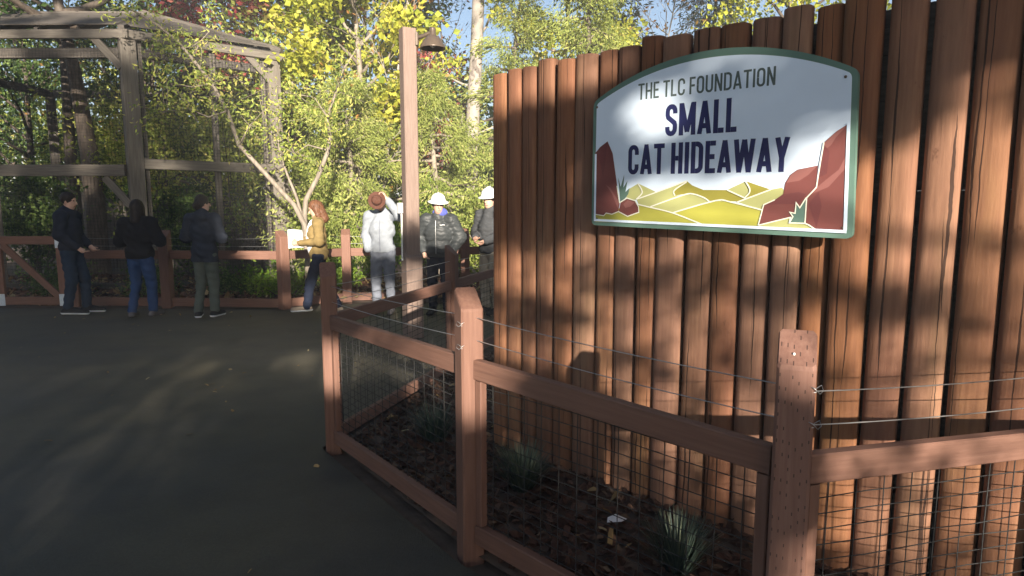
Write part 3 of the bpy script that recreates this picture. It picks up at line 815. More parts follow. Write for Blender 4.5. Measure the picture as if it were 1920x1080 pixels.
# pitched roof: ridge, hip and valley timbers, boards on the long side, wire on the hip end
RZ = 5.52
R1 = Vector((-7.66, 13.9, RZ)); R0 = Vector((-12.0, 13.9, RZ))
E1, E0, E2 = C1 + out1 + up(ET + .01), C0 + out1 + up(ET + .01), C2 + out2 + RW * .15 + up(ET + .01)
beam('ridge_beam', R1 + Vector((.1, 0, 0)), R0, .12, .2, M['cage_dark'], cage)
beam('hip_rafter', E2, R1 + up(.04), .1, .19, M['cage_dark'], cage)
beam('hip_rafter', E1 - up(.02), R1 - up(.06), .1, .16, M['cage_dark'], cage)
for k in range(1, 7):
    s = k / 7
    A, B = E1.lerp(E0, s), R1.lerp(R0, s)
    beam('rafter', A - up(.04), B - up(.04), .06, .13, M['cage_dark'], cage)
nb = 9
for k in range(nb):
    s = (k + .5) / nb
    A, B = E1.lerp(R1, s) + up(.075), E0.lerp(R0, s) + up(.075)
    bm = beam('roof_board', A + (B - A).normalized() * .06, B, .235, .022, M['cage_dark'], cage, up=((R1 - E1).cross(B - A)).normalized(), c=.003)
for k in range(8):
    s = (k + .5) / 8.6
    A, B = E1.lerp(R1, s) + up(.07), E2.lerp(R1, s) + up(.07)
    d_ = (B - A).normalized()
    beam('roof_board', A + d_ * .1, B - d_ * .1, .25, .022, M['cage_dark'], cage, up=((R1 - E1).cross(E2 - E1)).normalized(), c=.003)
def mesh_quad(name, A, B, Cc, D, na, nb_, r, mat):
    """wires both ways over the patch A B (bottom) D C (top)"""
    lines = []
    for i in range(na + 1):
        s = i / na; p, q = A.lerp(B, s) - cage.location, Cc.lerp(D, s) - cage.location
        lines.append(([tuple(p), tuple(p.lerp(q, .5)), tuple(q)], r))
    for i in range(nb_ + 1):
        s = i / nb_; p, q = A.lerp(Cc, s) - cage.location, B.lerp(D, s) - cage.location
        lines.append(([tuple(p), tuple(p.lerp(q, .5)), tuple(q)], r))
    o = tubes(name, lines, mat, cage, 4, False); o['kind'] = 'stuff'
o1 = out1 * .55; o2 = out2 * .55
mesh_quad('wire_mesh', C1 + o1, C0 + o1, C1 + o1 + up(ET - .1), C0 + o1 + up(ET - .1), 86, 78, .0023, M['darkwire'])
mesh_quad('wire_mesh', C1 + o2, C2 + o2, C1 + o2 + up(ET - .1), C2 + o2 + up(ET - .1), 44, 78, .0023, M['darkwire'])
mesh_quad('wire_mesh', E1, E2, R1, R1 + Vector((.02, .02, 0)), 40, 40, .0023, M['darkwire'])
# planks closing the back of the cage
pr = np.random.default_rng(21)
def plank_run(A, B, h, mat, w=.19, skip=0):
    L = (B - A).length; n = int(L / w); d = (B - A) / L
    for i in range(n):
        if pr.random() < skip: continue
        p = A + d * ((i + .5) * w); hh = h + pr.normal(0, .05)
        beam('plank', p + up(.05), p + up(hh), w * .94, .028, M[mat], cage, up=(-d.y, d.x, 0), c=.003)
plank_run(C2 + Vector((.06, .3, 0)), C3, 2.15, 'cage_dark'); plank_run(C3 + Vector((-.1, -.12, 0)), C4, 1.9, 'cage_dark', .22)
plank_run(C2 + Vector((.1, .02, 0)), C2 + Vector((1.0, 1.2, 0)), 2.1, 'cage')

# ================================================================== LAMP POST
lamp = thing('lamp_post', 'tall square wooden lamp post with bronze bell shade on a short arm', 'lamp post', (-1.22, 7.78, 0))
LYAW = math.radians(28)
def sq_post(name, w, z0, z1, mat, parent, c=.01):
    o = link(name, prism(name, oct_section(w, w, c), z0, z1), mat, parent); o.rotation_euler = (0, 0, LYAW); return o
sq_post('pole', .165, -.1, 3.65, M['pole'], lamp)
base = post(lamp, lamp.location, LYAW, 1.16, .205, M['pole'], .16, 'base_casing')
br = link('bracket', prism('bracket', oct_section(.035, .075, .006), 3.46, 3.60), M['bronze'], lamp, (.112, -.02, 0))
arm_pts = [(.12, -.02, 3.55), (.18, -.035, 3.562), (.25, -.052, 3.585), (.30, -.06, 3.60)]
tubes('arm', [(arm_pts, .024)], M['bronze'], lamp, 10)
prof = [(.0001, .175), (.035, .17), (.038, .155), (.038, .085), (.048, .07), (.075, .05), (.105, .015), (.128, -.035), (.142, -.07), (.150, -.085), (.150, -.097), (.142, -.095), (.12, -.03), (.06, .035), (.0001, .045)]
prof = [(r, z * .88) for r, z in prof]
sh = link('shade', lathe('shade', prof, 32), M['bronze'], lamp, (.30, -.06, 3.50))
bulb = link('bulb', lathe('bulb', [(.0001, -.075), (.03, -.06), (.04, -.02), (.03, .02), (.015, .04)], 16), M['white'], lamp, (.30, -.06, 3.50))
tubes('conduit', [([(-.105, -.055, .95), (-.105, -.055, 1.62)], .011)], M['white'], lamp, 8)
cbx = link('junction_box', prism('junction_box', oct_section(.06, .06, .008), 1.52, 1.64), M['white'], lamp, (-.118, -.075, 0)); cbx.rotation_euler = (0, 0, LYAW)

# ================================================================== PEOPLE
def surface(fn, lo, hi, h):
    """naive surface nets over a signed distance function"""
    lo = np.array(lo, float); hi = np.array(hi, float)
    n = np.ceil((hi - lo) / h).astype(int) + 1
    gx, gy, gz = [lo[i] + h * np.arange(n[i]) for i in range(3)]
    X, Y, Z = np.meshgrid(gx.astype(np.float32), gy.astype(np.float32), gz.astype(np.float32), indexing='ij')
    D = fn(X, Y, Z)
    S = D < 0
    nx, ny, nz = D.shape
    cor = [(i, j, k) for i in (0, 1) for j in (0, 1) for k in (0, 1)]
    cnt = np.zeros((nx - 1, ny - 1, nz - 1), np.int8)
    for i, j, k in cor: cnt += S[i:nx - 1 + i, j:ny - 1 + j, k:nz - 1 + k]
    act = (cnt > 0) & (cnt < 8)
    idx = -np.ones(act.shape, np.int64); ci = np.argwhere(act); idx[act] = np.arange(len(ci))
    acc = np.zeros((len(ci), 3)); num = np.zeros(len(ci))
    for a, b in [(p, q) for p in cor for q in cor if sum(abs(p[t] - q[t]) for t in range(3)) == 1 and p < q]:
        da = D[ci[:, 0] + a[0], ci[:, 1] + a[1], ci[:, 2] + a[2]]; db = D[ci[:, 0] + b[0], ci[:, 1] + b[1], ci[:, 2] + b[2]]
        m = (da < 0) != (db < 0)
        t = np.where(m, da / np.where(m, da - db, 1), 0)
        p = np.array(a)[None, :] + t[:, None] * (np.array(b) - np.array(a))[None, :]
        acc += np.where(m[:, None], p, 0); num += m
    V = lo + h * (ci + acc / num[:, None])
    Fs = []
    for ax in range(3):
        o1, o2 = (ax + 1) % 3, (ax + 2) % 3
        sl0 = [slice(None)] * 3; sl1 = [slice(None)] * 3
        sl0[ax] = slice(0, -1); sl1[ax] = slice(1, None)
        for o in (o1, o2): sl0[o] = slice(1, -1); sl1[o] = slice(1, -1)
        a = S[tuple(sl0)]; b = S[tuple(sl1)]
        e = np.argwhere(a != b)
        if not len(e): continue
        flip = a[tuple(e.T)]
        e = e.copy(); e[:, o1] += 1; e[:, o2] += 1
        def cell(d1, d2):
            q = e.copy(); q[:, o1] += d1; q[:, o2] += d2
            return idx[tuple(q.T)]
        quad = np.stack([cell(-1, -1), cell(0, -1), cell(0, 0), cell(-1, 0)], 1)
        quad[~flip] = quad[~flip][:, ::-1]
        Fs.append(quad)
    return V, np.concatenate(Fs)

def sd_cone(X, Y, Z, a, b, ra, rb):
    a = np.array(a, np.float32); b = np.array(b, np.float32); ba = b - a
    px, py, pz = X - a[0], Y - a[1], Z - a[2]
    t = np.clip((px * ba[0] + py * ba[1] + pz * ba[2]) / (ba @ ba + 1e-9), 0, 1)
    return np.sqrt((px - t * ba[0]) ** 2 + (py - t * ba[1]) ** 2 + (pz - t * ba[2]) ** 2) - (ra + (rb - ra) * t)
def sd_ell(X, Y, Z, c, r):
    k0 = np.sqrt(((X - c[0]) / r[0]) ** 2 + ((Y - c[1]) / r[1]) ** 2 + ((Z - c[2]) / r[2]) ** 2)
    k1 = np.sqrt(((X - c[0]) / r[0] ** 2) ** 2 + ((Y - c[1]) / r[1] ** 2) ** 2 + ((Z - c[2]) / r[2] ** 2) ** 2) + 1e-6
    return k0 * (k0 - 1) / k1
def smin(a, b, k):
    h = np.clip(.5 + .5 * (b - a) / k, 0, 1)
    return b + (a - b) * h - k * h * (1 - h)
def field(prims, k):
    def fn(X, Y, Z):
        D = None
        for p in prims:
            kk = p[-1] if isinstance(p[-1], float) and p[0] in ('ck', 'ek') else k
            d = sd_cone(X, Y, Z, *p[1:5]) if p[0][0] == 'c' else sd_ell(X, Y, Z, p[1], p[2])
            D = d if D is None else smin(D, d, kk)
        return D
    return fn
def bounds(prims, pad=.05):
    L, Hh = [], []
    for p in prims:
        if p[0][0] == 'c':
            r = max(p[3], p[4])
            for q in (p[1], p[2]): L.append(np.array(q) - r); Hh.append(np.array(q) + r)
        else: L.append(np.array(p[1]) - np.array(p[2])); Hh.append(np.array(p[1]) + np.array(p[2]))
    return np.min(L, 0) - pad, np.max(Hh, 0) + pad
def wrinkle(X, Y, Z, s, ph=0.0):
    w = np.sin(X * 12 + Y * 9 + ph)
    return s * (np.sin(X * 31 + Z * 23 + ph) * np.sin(Y * 29 - Z * 37 + 1.3 * ph) + .6 * np.sin(Z * 55 + X * 17 + 2 * ph) + 1.1 * np.abs(np.sin(Z * 24 + 2.2 * w + X * 14)) * np.sin(Y * 11 + X * 8 + Z * 5 + ph))

SKIN = plain('skin', (.56, .34, .25), 0.5, 0, 0.08, 20, 0.05)
DARKHAIR = mat_cloth('dark_hair', (.022, .016, .013), .4, .5, 40)
BROWNHAIR = mat_cloth('brown_hair', (.13, .06, .032), .45, .45, 40)
EYE = plain('eye', (.03, .025, .02), 0.2, 0, .1, 5, 0)
LIP = plain('lip', (.36, .15, .13), 0.5, 0, .1, 5, 0)

def lerp3(a, b, t): return tuple(a[i] + (b[i] - a[i]) * t for i in range(3))
def hand_prims(wrist, elbow, palm_n, curl=.5):
    """palm, four fingers of unequal length with a knuckle bend, and a thumb from the side of the palm"""
    w = np.array(wrist, float); f = w - np.array(elbow, float); f /= np.linalg.norm(f)
    n = np.array(palm_n, float); n -= f * (n @ f); n /= np.linalg.norm(n)
    s = np.cross(f, n)
    P = [('c', tuple(w), tuple(w + f * .085), .026, .034)]
    for i, (ln, off) in enumerate(((.072, -.028), (.082, -.0095), (.076, .0095), (.06, .028))):
        k0 = w + f * .085 + s * off; k1 = k0 + (f * math.cos(curl) + n * math.sin(curl)) * ln * .55
        k2 = k1 + (f * math.cos(2 * curl) + n * math.sin(2 * curl)) * ln * .5
        P += [('ck', tuple(k0), tuple(k1), .0105, .0095, .006), ('ck', tuple(k1), tuple(k2), .0095, .008, .006)]
    t0 = w + f * .03 - s * .03; t1 = t0 + (f * .6 - s * .55 + n * .35) * .045; t2 = t1 + (f * .85 - s * .1 + n * .4) * .035
    P += [('ck', tuple(t0), tuple(t1), .013, .0115, .008), ('ck', tuple(t1), tuple(t2), .0115, .009, .006)]
    return P

def person(label, loc, yaw, H, pose, top, pants, shoe, hair, hairmat=DARKHAIR, h=.0105, jacket_hem=.86, puffy=False, skirt=0.0, hood=False, collar=None, sole=None, thick=.022, group=None, extra=None, head=None, slim=1.0, jname='jacket', wr_amp=.004):
    K = H / 1.75
    root = thing('person', label, 'person', loc, yaw, group)
    S = lambda p: tuple(c * K for c in p)
    J = dict(pel=(0, 0, .95), chest=(0, 0, 1.25), neck=(0, -.01, 1.46), head=(0, .025, 1.625),
             shR=(.185, -.01, 1.415), shL=(-.185, -.01, 1.415), elR=(.235, -.04, 1.14), elL=(-.235, -.04, 1.14), wrR=(.22, .06, .90), wrL=(-.22, .06, .90),
             hipR=(.088, 0, .90), hipL=(-.088, 0, .90), knR=(.10, .025, .50), knL=(-.10, .025, .50), anR=(.105, -.025, .085), anL=(-.105, -.025, .085), toR=(.12, .14, .03), toL=(-.12, .14, .03))
    J.update(pose.get('J', {}))
    J = {k: S(v) for k, v in J.items()}
    hx, hy, hz = J['head']; ht = pose.get('turn', 0.0); fx, fy = -math.sin(ht), math.cos(ht); nod = pose.get('nod', 0.0)
    def hd(a, b, c):      # head space: right, front, up
        b, c = b * math.cos(nod) + c * math.sin(nod), c * math.cos(nod) - b * math.sin(nod)
        return (hx + (a * fy + b * fx) * K, hy + (-a * fx + b * fy) * K, hz + c * K)
    # --- body, one continuous surface
    B = [('ek', hd(0, -.005, .03), (.074 * K, .092 * K, .098 * K), .03), ('ek', hd(0, .022, -.045), (.055 * K, .062 * K, .07 * K), .03),
         ('ck', hd(0, .088, .012), hd(0, .104, -.022), .009 * K, .014 * K, .008), ('ck', hd(.074, -.005, .015), hd(.078, -.012, -.02), .011 * K, .010 * K, .006), ('ck', hd(-.074, -.005, .015), hd(-.078, -.012, -.02), .011 * K, .010 * K, .006),
         ('c', hd(0, .01, -.05), J['neck'], .05 * K, .06 * K),
         ('c', J['neck'], J['chest'], .075 * K, .12 * K), ('e', lerp3(J['chest'], J['pel'], .05), (.155 * K * slim, .10 * K, .19 * K)), ('e', J['pel'], (.15 * K * slim, .10 * K, .13 * K)), ('c', J['chest'], J['pel'], .11 * K, .11 * K)]
    for s in 'RL':
        B += [('c', lerp3(J['neck'], J['sh' + s], .45), J['sh' + s], .05 * K, .056 * K), ('c', J['sh' + s], J['el' + s], .052 * K, .042 * K), ('c', J['el' + s], J['wr' + s], .041 * K, .028 * K),
              ('c', J['hip' + s], J['kn' + s], .082 * K, .056 * K), ('c', J['kn' + s], J['an' + s], .054 * K, .036 * K), ('c', J['an' + s], J['to' + s], .036 * K, .028 * K)]
        if s in pose.get('hands', ''):
            B += hand_prims(J['wr' + s], J['el' + s], pose.get('palm' + s, (0, 0, 1)), pose.get('curl' + s, .45))
    lo, hi = bounds(B)
    V, F = surface(field(B, .035), lo, hi, h * .9)
    link('body', mesh_np('body', V, F, True), SKIN, root)
    # --- face
    for a in (-.031, .031):
        link('eye', lathe('eye', [(.0001, .009), (.008, .006), (.012, 0), (.008, -.006), (.0001, -.009)], 10), EYE, root, hd(a, .078, .022))
    tubes('mouth', [([hd(-.024, .072, -.062), hd(-.01, .083, -.06), hd(.01, .083, -.06), hd(.024, .072, -.062)], .0055 * K)], LIP, root, 6)
    # --- trousers
    T = [('e', S((J['pel'][0] / K, J['pel'][1] / K, .95)), (.168 * K * slim, .122 * K, .14 * K))]
    for s in 'RL':
        T += [('c', J['hip' + s], J['kn' + s], .098 * K * slim, .074 * K), ('c', J['kn' + s], lerp3(J['kn' + s], J['an' + s], .93), .072 * K, .064 * K)]
    lo, hi = bounds(T)
    f0 = field(T, .03); zt = 1.04 * K
    V, F = surface(lambda X, Y, Z: np.maximum(f0(X, Y, Z) + wrinkle(X, Y, Z, .0045, 1.0), Z - zt), lo, hi, h)
    link('trousers', mesh_np('trousers', V, F, True), pants, root)
    # --- jacket
    A = [('c', J['neck'], J['chest'], .10 * K, .15 * K), ('e', lerp3(J['chest'], J['pel'], .1), ((.165 * K + thick) * slim, .115 * K + thick, .21 * K)),
         ('e', S((J['pel'][0] / K, J['pel'][1] / K, .97)), ((.16 * K + thick) * slim, .118 * K + thick, .17 * K)), ('c', J['chest'], J['pel'], .13 * K, .135 * K)]
    if skirt:
        A += [('c', S((.07, 0, .92)), S((.085, 0, .92 - skirt)), .11 * K, .115 * K), ('c', S((-.07, 0, .92)), S((-.085, 0, .92 - skirt)), .11 * K, .115 * K)]
    for s in 'RL':
        A += [('c', lerp3(J['neck'], J['sh' + s], .5), J['sh' + s], .065 * K, .062 * K + thick * .7), ('c', J['sh' + s], J['el' + s], .058 * K + thick, .05 * K + thick), ('c', J['el' + s], lerp3(J['el' + s], J['wr' + s], .93), .048 * K + thick, .038 * K + thick * .6)]
    A += [('c', (J['neck'][0], J['neck'][1], J['neck'][2] - .02 * K), (J['neck'][0], J['neck'][1] - .006, J['neck'][2] + .04 * K), .078 * K, .072 * K)]
    if hood: A += [('e', (J['neck'][0], J['neck'][1] - .085 * K, J['neck'][2] - .02 * K), (.115 * K, .06 * K, .085 * K))]
    lo, hi = bounds(A)
    f1 = field(A, .035); hem = jacket_hem * K
    def jf(X, Y, Z):
        d = f1(X, Y, Z) + wrinkle(X, Y, Z, wr_amp, 2.0)
        if puffy: d = d - .008 * np.abs(np.sin((Z + .01 * np.sin(X * 40 + Y * 33)) * 2 * PI / .13)) ** .7 + .005
        d = np.maximum(d, hem - Z)
        if collar:   # open front: a notch below the chin
            n = sd_cone(X, Y, Z, (J['neck'][0], J['neck'][1] + .12 * K, J['neck'][2] + .1 * K), (J['chest'][0], J['chest'][1] + .16 * K, J['neck'][2] - collar * K), .075 * K, .02 * K)
            d = np.maximum(d, -n)
        return d
    V, F = surface(jf, lo, hi, h)
    jk = link(jname, mesh_np(jname, V, F, True), top, root)
    # --- shoes
    for s in 'RL':
        a, t_ = np.array(J['an' + s]), np.array(J['to' + s])
        back = a + (a - t_) * np.array([.25, .25, 0]); back[2] = t_[2] + .012
        tt = t_ + (t_ - a) * np.array([.25, .25, 0]); tt[2] = t_[2] + .006
        Sp = [('c', tuple(back), tuple(tt), .042 * K, .038 * K), ('c', tuple(a), tuple(back), .042 * K, .04 * K), ('c', tuple(a), tuple(lerp3(tuple(a), tuple(tt), .6)), .045 * K, .036 * K)]
        lo, hi = bounds(Sp); fs = field(Sp, .02); zb = min(back[2], tt[2]) - .024 * K
        sl = (tt[2] - back[2]) / (np.linalg.norm((tt - back)[:2]) + 1e-6); dv = (tt - back)[:2]; dv = dv / (np.linalg.norm(dv) + 1e-6)
        bot = lambda X, Y: back[2] - .022 * K + sl * ((X - back[0]) * dv[0] + (Y - back[1]) * dv[1])
        V, F = surface(lambda X, Y, Z: np.maximum(fs(X, Y, Z), bot(X, Y) - Z), lo, hi, h * .8)
        so = link('shoe', mesh_np('shoe', V, F, True), shoe, root)
        if sole:
            V, F = surface(lambda X, Y, Z: np.maximum(np.maximum(fs(X, Y, Z) - .006, (bot(X, Y) - .014) - Z), Z - bot(X, Y) - .012), lo, hi, h * .6)
            link('sole', mesh_np('sole', V, F, True), sole, so)
    # --- hair
    if hair:
        Hh = [('e', hd(0, -.018, .045), (.088 * K, .10 * K, .10 * K))]
        cut = .035
        if hair in ('long', 'veil'):
            n = 1 if hair == 'long' else 1.15
            Hh += [('c', hd(0, -.05, .02), hd(0, -.07 * n, -.17), .085 * K, .075 * K), ('c', hd(.06, -.01, .0), hd(.075, .0, -.17), .042 * K, .035 * K), ('c', hd(-.06, -.01, .0), hd(-.075, .0, -.17), .042 * K, .035 * K)]
            cut = .055
        if hair == 'bun':
            Hh += [('e', hd(0, -.10, -.02), (.05 * K, .045 * K, .05 * K)), ('c', hd(0, -.07, -.03), hd(0, -.06, -.09), .06 * K, .03 * K)]
        lo, hi = bounds(Hh); fh = field(Hh, .03)
        c0 = np.array(hd(0, .115, -.045)); cr = (.085 * K, .075 * K, .115 * K)
        def hf(X, Y, Z):
            d = fh(X, Y, Z) + .004 * np.sin(X * 140 + 20 * np.sin(Z * 9)) * np.cos(Y * 130)
            return np.maximum(d, -sd_ell(X, Y, Z, c0, cr))
        V, F = surface(hf, lo, hi, h * .8)
        link('hair', mesh_np('hair', V, F, True), hairmat, root)
    return root, hd, J, K

def hard_hat(root, hd, K, turn, nod=0.0):
    prof = [(.0001, .098), (.03, .095), (.06, .083), (.085, .06), (.098, .03), (.104, .0), (.118, -.008), (.142, -.016), (.146, -.021), (.14, -.024), (.10, -.012)]
    me = lathe('hard_hat', [(r * K * 1.06, z * K * 1.12) for r, z in prof], 30)
    for v in me.vertices:      # oval, a little longer in front
        v.co.y *= 1.12 + (.06 if v.co.y > 0 else 0)
    o = link('hard_hat', me, M['white'], root, hd(0, -.004, .075)); o.rotation_euler = (-nod - .08, 0, turn)
    rd = tubes('ridge', [([(0, -.1 * K, .068 * K), (0, -.05 * K, .106 * K), (0, 0, .113 * K), (0, .055 * K, .106 * K), (0, .11 * K, .068 * K)], .010 * K)], M['white'], o, 8)
    return o

C = {k: mat_cloth(k, c) for k, c in dict(navy=(.018, .022, .034), black=(.012, .012, .014), slate=(.028, .034, .048), denim_dark=(.018, .034, .062), denim=(.022, .052, .135), olive=(.085, .10, .085),
                                         mustard=(.21, .15, .062), shirt=(.74, .74, .74), denim_deep=(.012, .017, .034), silver=(.26, .285, .32), grey=(.15, .165, .20), charcoal=(.055, .058, .062), ink=(.018, .02, .032), khaki=(.36, .31, .24), blue=(.09, .11, .42)).items()}  # the woman's jeans are one even, very dark blue
C['down'] = mat_cloth('down_nylon', (.045, .05, .052), .2, .42, 14)
SHOE_D = mat_cloth('dark_shoe', (.02, .02, .022)); SHOE_T = mat_cloth('tan_shoe', (.30, .24, .18)); SOLE_W = plain('white_sole', (.72, .74, .76), .6, 0, .05, 20, 0)
SHOE_G = mat_cloth('grey_shoe', (.12, .11, .11))

PK = dict(elR=(.27, -.06, 1.15), elL=(-.27, -.06, 1.15), wrR=(.20, .09, .96), wrL=(-.20, .09, .96))
# the three watchers in the shade
person('person in navy jacket and dark jeans standing side on beside the gate', (-6.58, 9.55, 0), -PI / 2 + .12, 1.80,
       dict(J=dict(elR=(.225, -.02, 1.15), elL=(-.225, -.02, 1.15), wrR=(.17, .17, .98), wrL=(-.17, .17, .98), toR=(.12, .15, .03), anL=(-.1, .10, .085), knL=(-.1, .10, .50), toL=(-.11, .27, .03), anR=(.1, -.06, .085)), hands='RL', nod=.1),
       C['navy'], C['denim_dark'], SHOE_D, 'short', sole=SOLE_W, jacket_hem=.93, hood=True, thick=.028)
person('person with long dark hair in black jacket and blue jeans seen from behind', (-5.40, 9.28, 0), .05, 1.69,
       dict(J=dict(elR=(.29, .02, 1.14), elL=(-.29, .02, 1.14), wrR=(.08, .24, 1.16), wrL=(-.08, .24, 1.12), anR=(.15, -.03, .085), toR=(.18, .13, .03), knR=(.13, .02, .5), anL=(-.12, -.1, .085), toL=(-.15, .06, .03))),
       C['black'], C['denim'], SHOE_G, 'veil', thick=.034, jacket_hem=.88, slim=1.08)
person('person in long slate coat and olive trousers watching the cage, seen from behind', (-4.46, 9.28, 0), -.15, 1.76,
       dict(J=dict(elR=(.25, .03, 1.15), elL=(-.28, .0, 1.15), wrR=(.10, .26, 1.15), wrL=(-.10, .25, 1.2), anL=(-.07, -.12, .085), toL=(-.14, .02, .03), anR=(.12, -.02, .085)), turn=-.5),
       C['slate'], C['olive'], SHOE_D, 'bun', jacket_hem=.80, skirt=.14, hood=True, thick=.03, sole=SOLE_W)
# the woman with the papers, mid-stride
wy = math.radians(106)
wroot, whd, wJ, wK = person('woman in mustard cardigan with long brown hair walking with papers', (-2.86, 9.45, 0), wy, 1.68,
       dict(J=dict(elR=(.20, .02, 1.16), elL=(-.23, -.02, 1.15), wrR=(.07, .26, 1.15), wrL=(-.10, .27, 1.12), hipR=(.08, .0, .90), knR=(.09, -.10, .50), anR=(.08, -.27, .10), toR=(.09, -.13, .035),
                   knL=(-.09, .13, .52), anL=(-.09, .20, .11), toL=(-.09, .36, .10), chest=(0, .02, 1.25)), hands='RL', palmR=(-1, 0, .2), palmL=(1, 0, .2), nod=.35, curlR=.7, curlL=.7),
       C['mustard'], C['denim_deep'], SHOE_T, 'long', BROWNHAIR, jacket_hem=.86, collar=.55, thick=.02, jname='cardigan', slim=.9, wr_amp=.005, sole=SOLE_W)
V, F = surface(lambda X, Y, Z: np.maximum(sd_ell(X, Y, Z, (0, .055, 1.12), (.115, .115, .30)), .84 - Z), (-.2, -.12, .8), (.2, .22, 1.45), .011)
link('shirt', mesh_np('shirt', V, F, True), C['shirt'], wroot)
def paper_sheet(name, cx, cy, cz, w, hh, yaw, tilt, bend):
    n = 7; V = []
    for i in range(n):
        for j in range(n):
            a, b = i / (n - 1) - .5, j / (n - 1) - .5
            V.append((a * w, bend * (a * a + .4 * b * b + a * b), b * hh))
    F = [(i * n + j, (i + 1) * n + j, (i + 1) * n + j + 1, i * n + j + 1) for i in range(n - 1) for j in range(n - 1)]
    me = mesh_py(name, V, F, True); o = link(name, me, M['paper'], None, (cx, cy, cz)); o.rotation_euler = (tilt, 0, yaw)
    md = o.modifiers.new('thickness', 'SOLIDIFY'); md.thickness = .002
    return o
tag(paper_sheet('paper_sheets', -3.16, 9.36, 1.14, .21, .29, math.radians(20), -.45, .06), 'white sheets of paper held by the woman in the cardigan', 'paper')
# man in grey lifting his hat
groot, ghd, gJ, gK = person('man in light grey jacket and grey trousers lifting a brown hat to his face', (-1.93, 9.55, 0), PI - .05, 1.80,
       dict(J=dict(shL=(-.185, .0, 1.43), elL=(-.30, .13, 1.42), wrL=(-.13, .20, 1.65), elR=(.245, -.05, 1.14), wrR=(.20, .06, .93)), hands='L', palmL=(0, 1, 0), curlL=.5, nod=.15),
       C['silver'], C['grey'], SHOE_G, 'short', BROWNHAIR, jacket_hem=.90, collar=.10, thick=.024)
tubes('zip', [([(.0, .135, 1.40), (.0, .165, 1.28), (.0, .168, 1.10), (0, .16, .95)], .005)], C['grey'], groot, 6)
# open collar of the dark shirt below the jacket
V, F = surface(lambda X, Y, Z: sd_cone(X, Y, Z, (0, .03, 1.33), (0, .005, 1.52), .07, .072), (-.15, -.1, 1.25), (.15, .15, 1.62), .011)
link('shirt', mesh_np('shirt', V, F, True), C['black'], groot)
M['felt'] = mat_cloth('brown_felt', (.085, .036, .024), .2, .8, 12); M['felt_in'] = plain('hat_lining', (.52, .33, .2), .8, 0, .2, 20, .1); M['band'] = plain('hat_band', (.06, .025, .018), .6)
hat = thing('hat', 'brown felt hat held up in front of the man in grey', 'hat', (-1.935, 9.26, 1.685))
hat.scale = (.86, .86, .86)
hm = lathe('brim', [(.088, .012), (.10, .004), (.14, .002), (.162, .012), (.166, .018), (.162, .022), (.13, .012), (.092, .02)], 32)
for v in hm.vertices: v.co.x *= .88; v.co.y *= .9; v.co.z += .03 * (v.co.x / .16) ** 2
b_ = link('brim', hm, M['felt'], hat); cr = link('crown', lathe('crown', [(.088, .012), (.086, .05), (.078, .09), (.05, .108), (.0001, .10)], 28), M['felt'], hat)
bd = link('hat_band', lathe('hat_band', [(.0905, .016), (.0895, .045), (.086, .046)], 28), M['band'], hat); li = link('lining', lathe('lining', [(.084, .014), (.08, .06), (.06, .088), (.0001, .09)], 28), M['felt_in'], hat)
for o in (b_, cr, bd, li): o.rotation_euler = (PI / 2 - .15, 0, .1)
# man in the padded jacket
pt = .45
proot, phd, pJ, pK = person('man in white hard hat and dark padded jacket with hands in pockets', (-1.08, 9.45, 0), math.radians(172), 1.74,
       dict(J=dict(elR=(.31, -.08, 1.16), elL=(-.31, -.08, 1.16), wrR=(.21, .07, .95), wrL=(-.21, .07, .95), knL=(-.12, .06, .5), toL=(-.16, .14, .03), head=(-.01, .045, 1.625)), turn=pt, nod=.16, hands='R', palmR=(-1, .3, 0)),
       C['down'], C['ink'], SHOE_D, 'short', DARKHAIR, jacket_hem=.87, puffy=True, thick=.042, slim=1.05, wr_amp=.003)
hard_hat(proot, phd, pK, pt, .12)
V, F = surface(lambda X, Y, Z: np.maximum(sd_ell(X, Y, Z, (-.02 * pK, -.02, 1.515 * pK), (.115, .105, .085)), -sd_ell(X, Y, Z, (0, .12, 1.56), (.085, .1, .09))), (-.2, -.2, 1.35), (.2, .2, 1.7), .011)
link('hood', mesh_np('hood', V, F, True), C['blue'], proot)
tubes('zip', [([(.0, .165, 1.40), (.0, .182, 1.25), (.0, .178, 1.10), (0, .17, .92)], .005)], M['wire'], proot, 6)
# chest emblem of the padded jacket: a small pale stroke of embroidery
tubes('chest_mark', [([(-.13, .145, 1.335), (-.105, .155, 1.34), (-.08, .163, 1.332), (-.06, .168, 1.338)], .006)], C['shirt'], proot, 5)
# man half hidden by the log wall
rt = .25
rroot, rhd, rJ, rK = person('man in white hard hat, dark vest and khaki trousers half behind the log wall', (-.32, 9.5, 0), math.radians(140), 1.82,
       dict(J=dict(elR=(.27, .0, 1.16), elL=(-.27, .0, 1.16), wrR=(.08, .22, 1.10), wrL=(-.10, .22, 1.06)), turn=rt, nod=.1, hands='RL'),
       C['charcoal'], C['khaki'], SHOE_D, 'short', DARKHAIR, jacket_hem=.88, puffy=True, thick=.03)
hard_hat(rroot, rhd, rK, rt, .1)

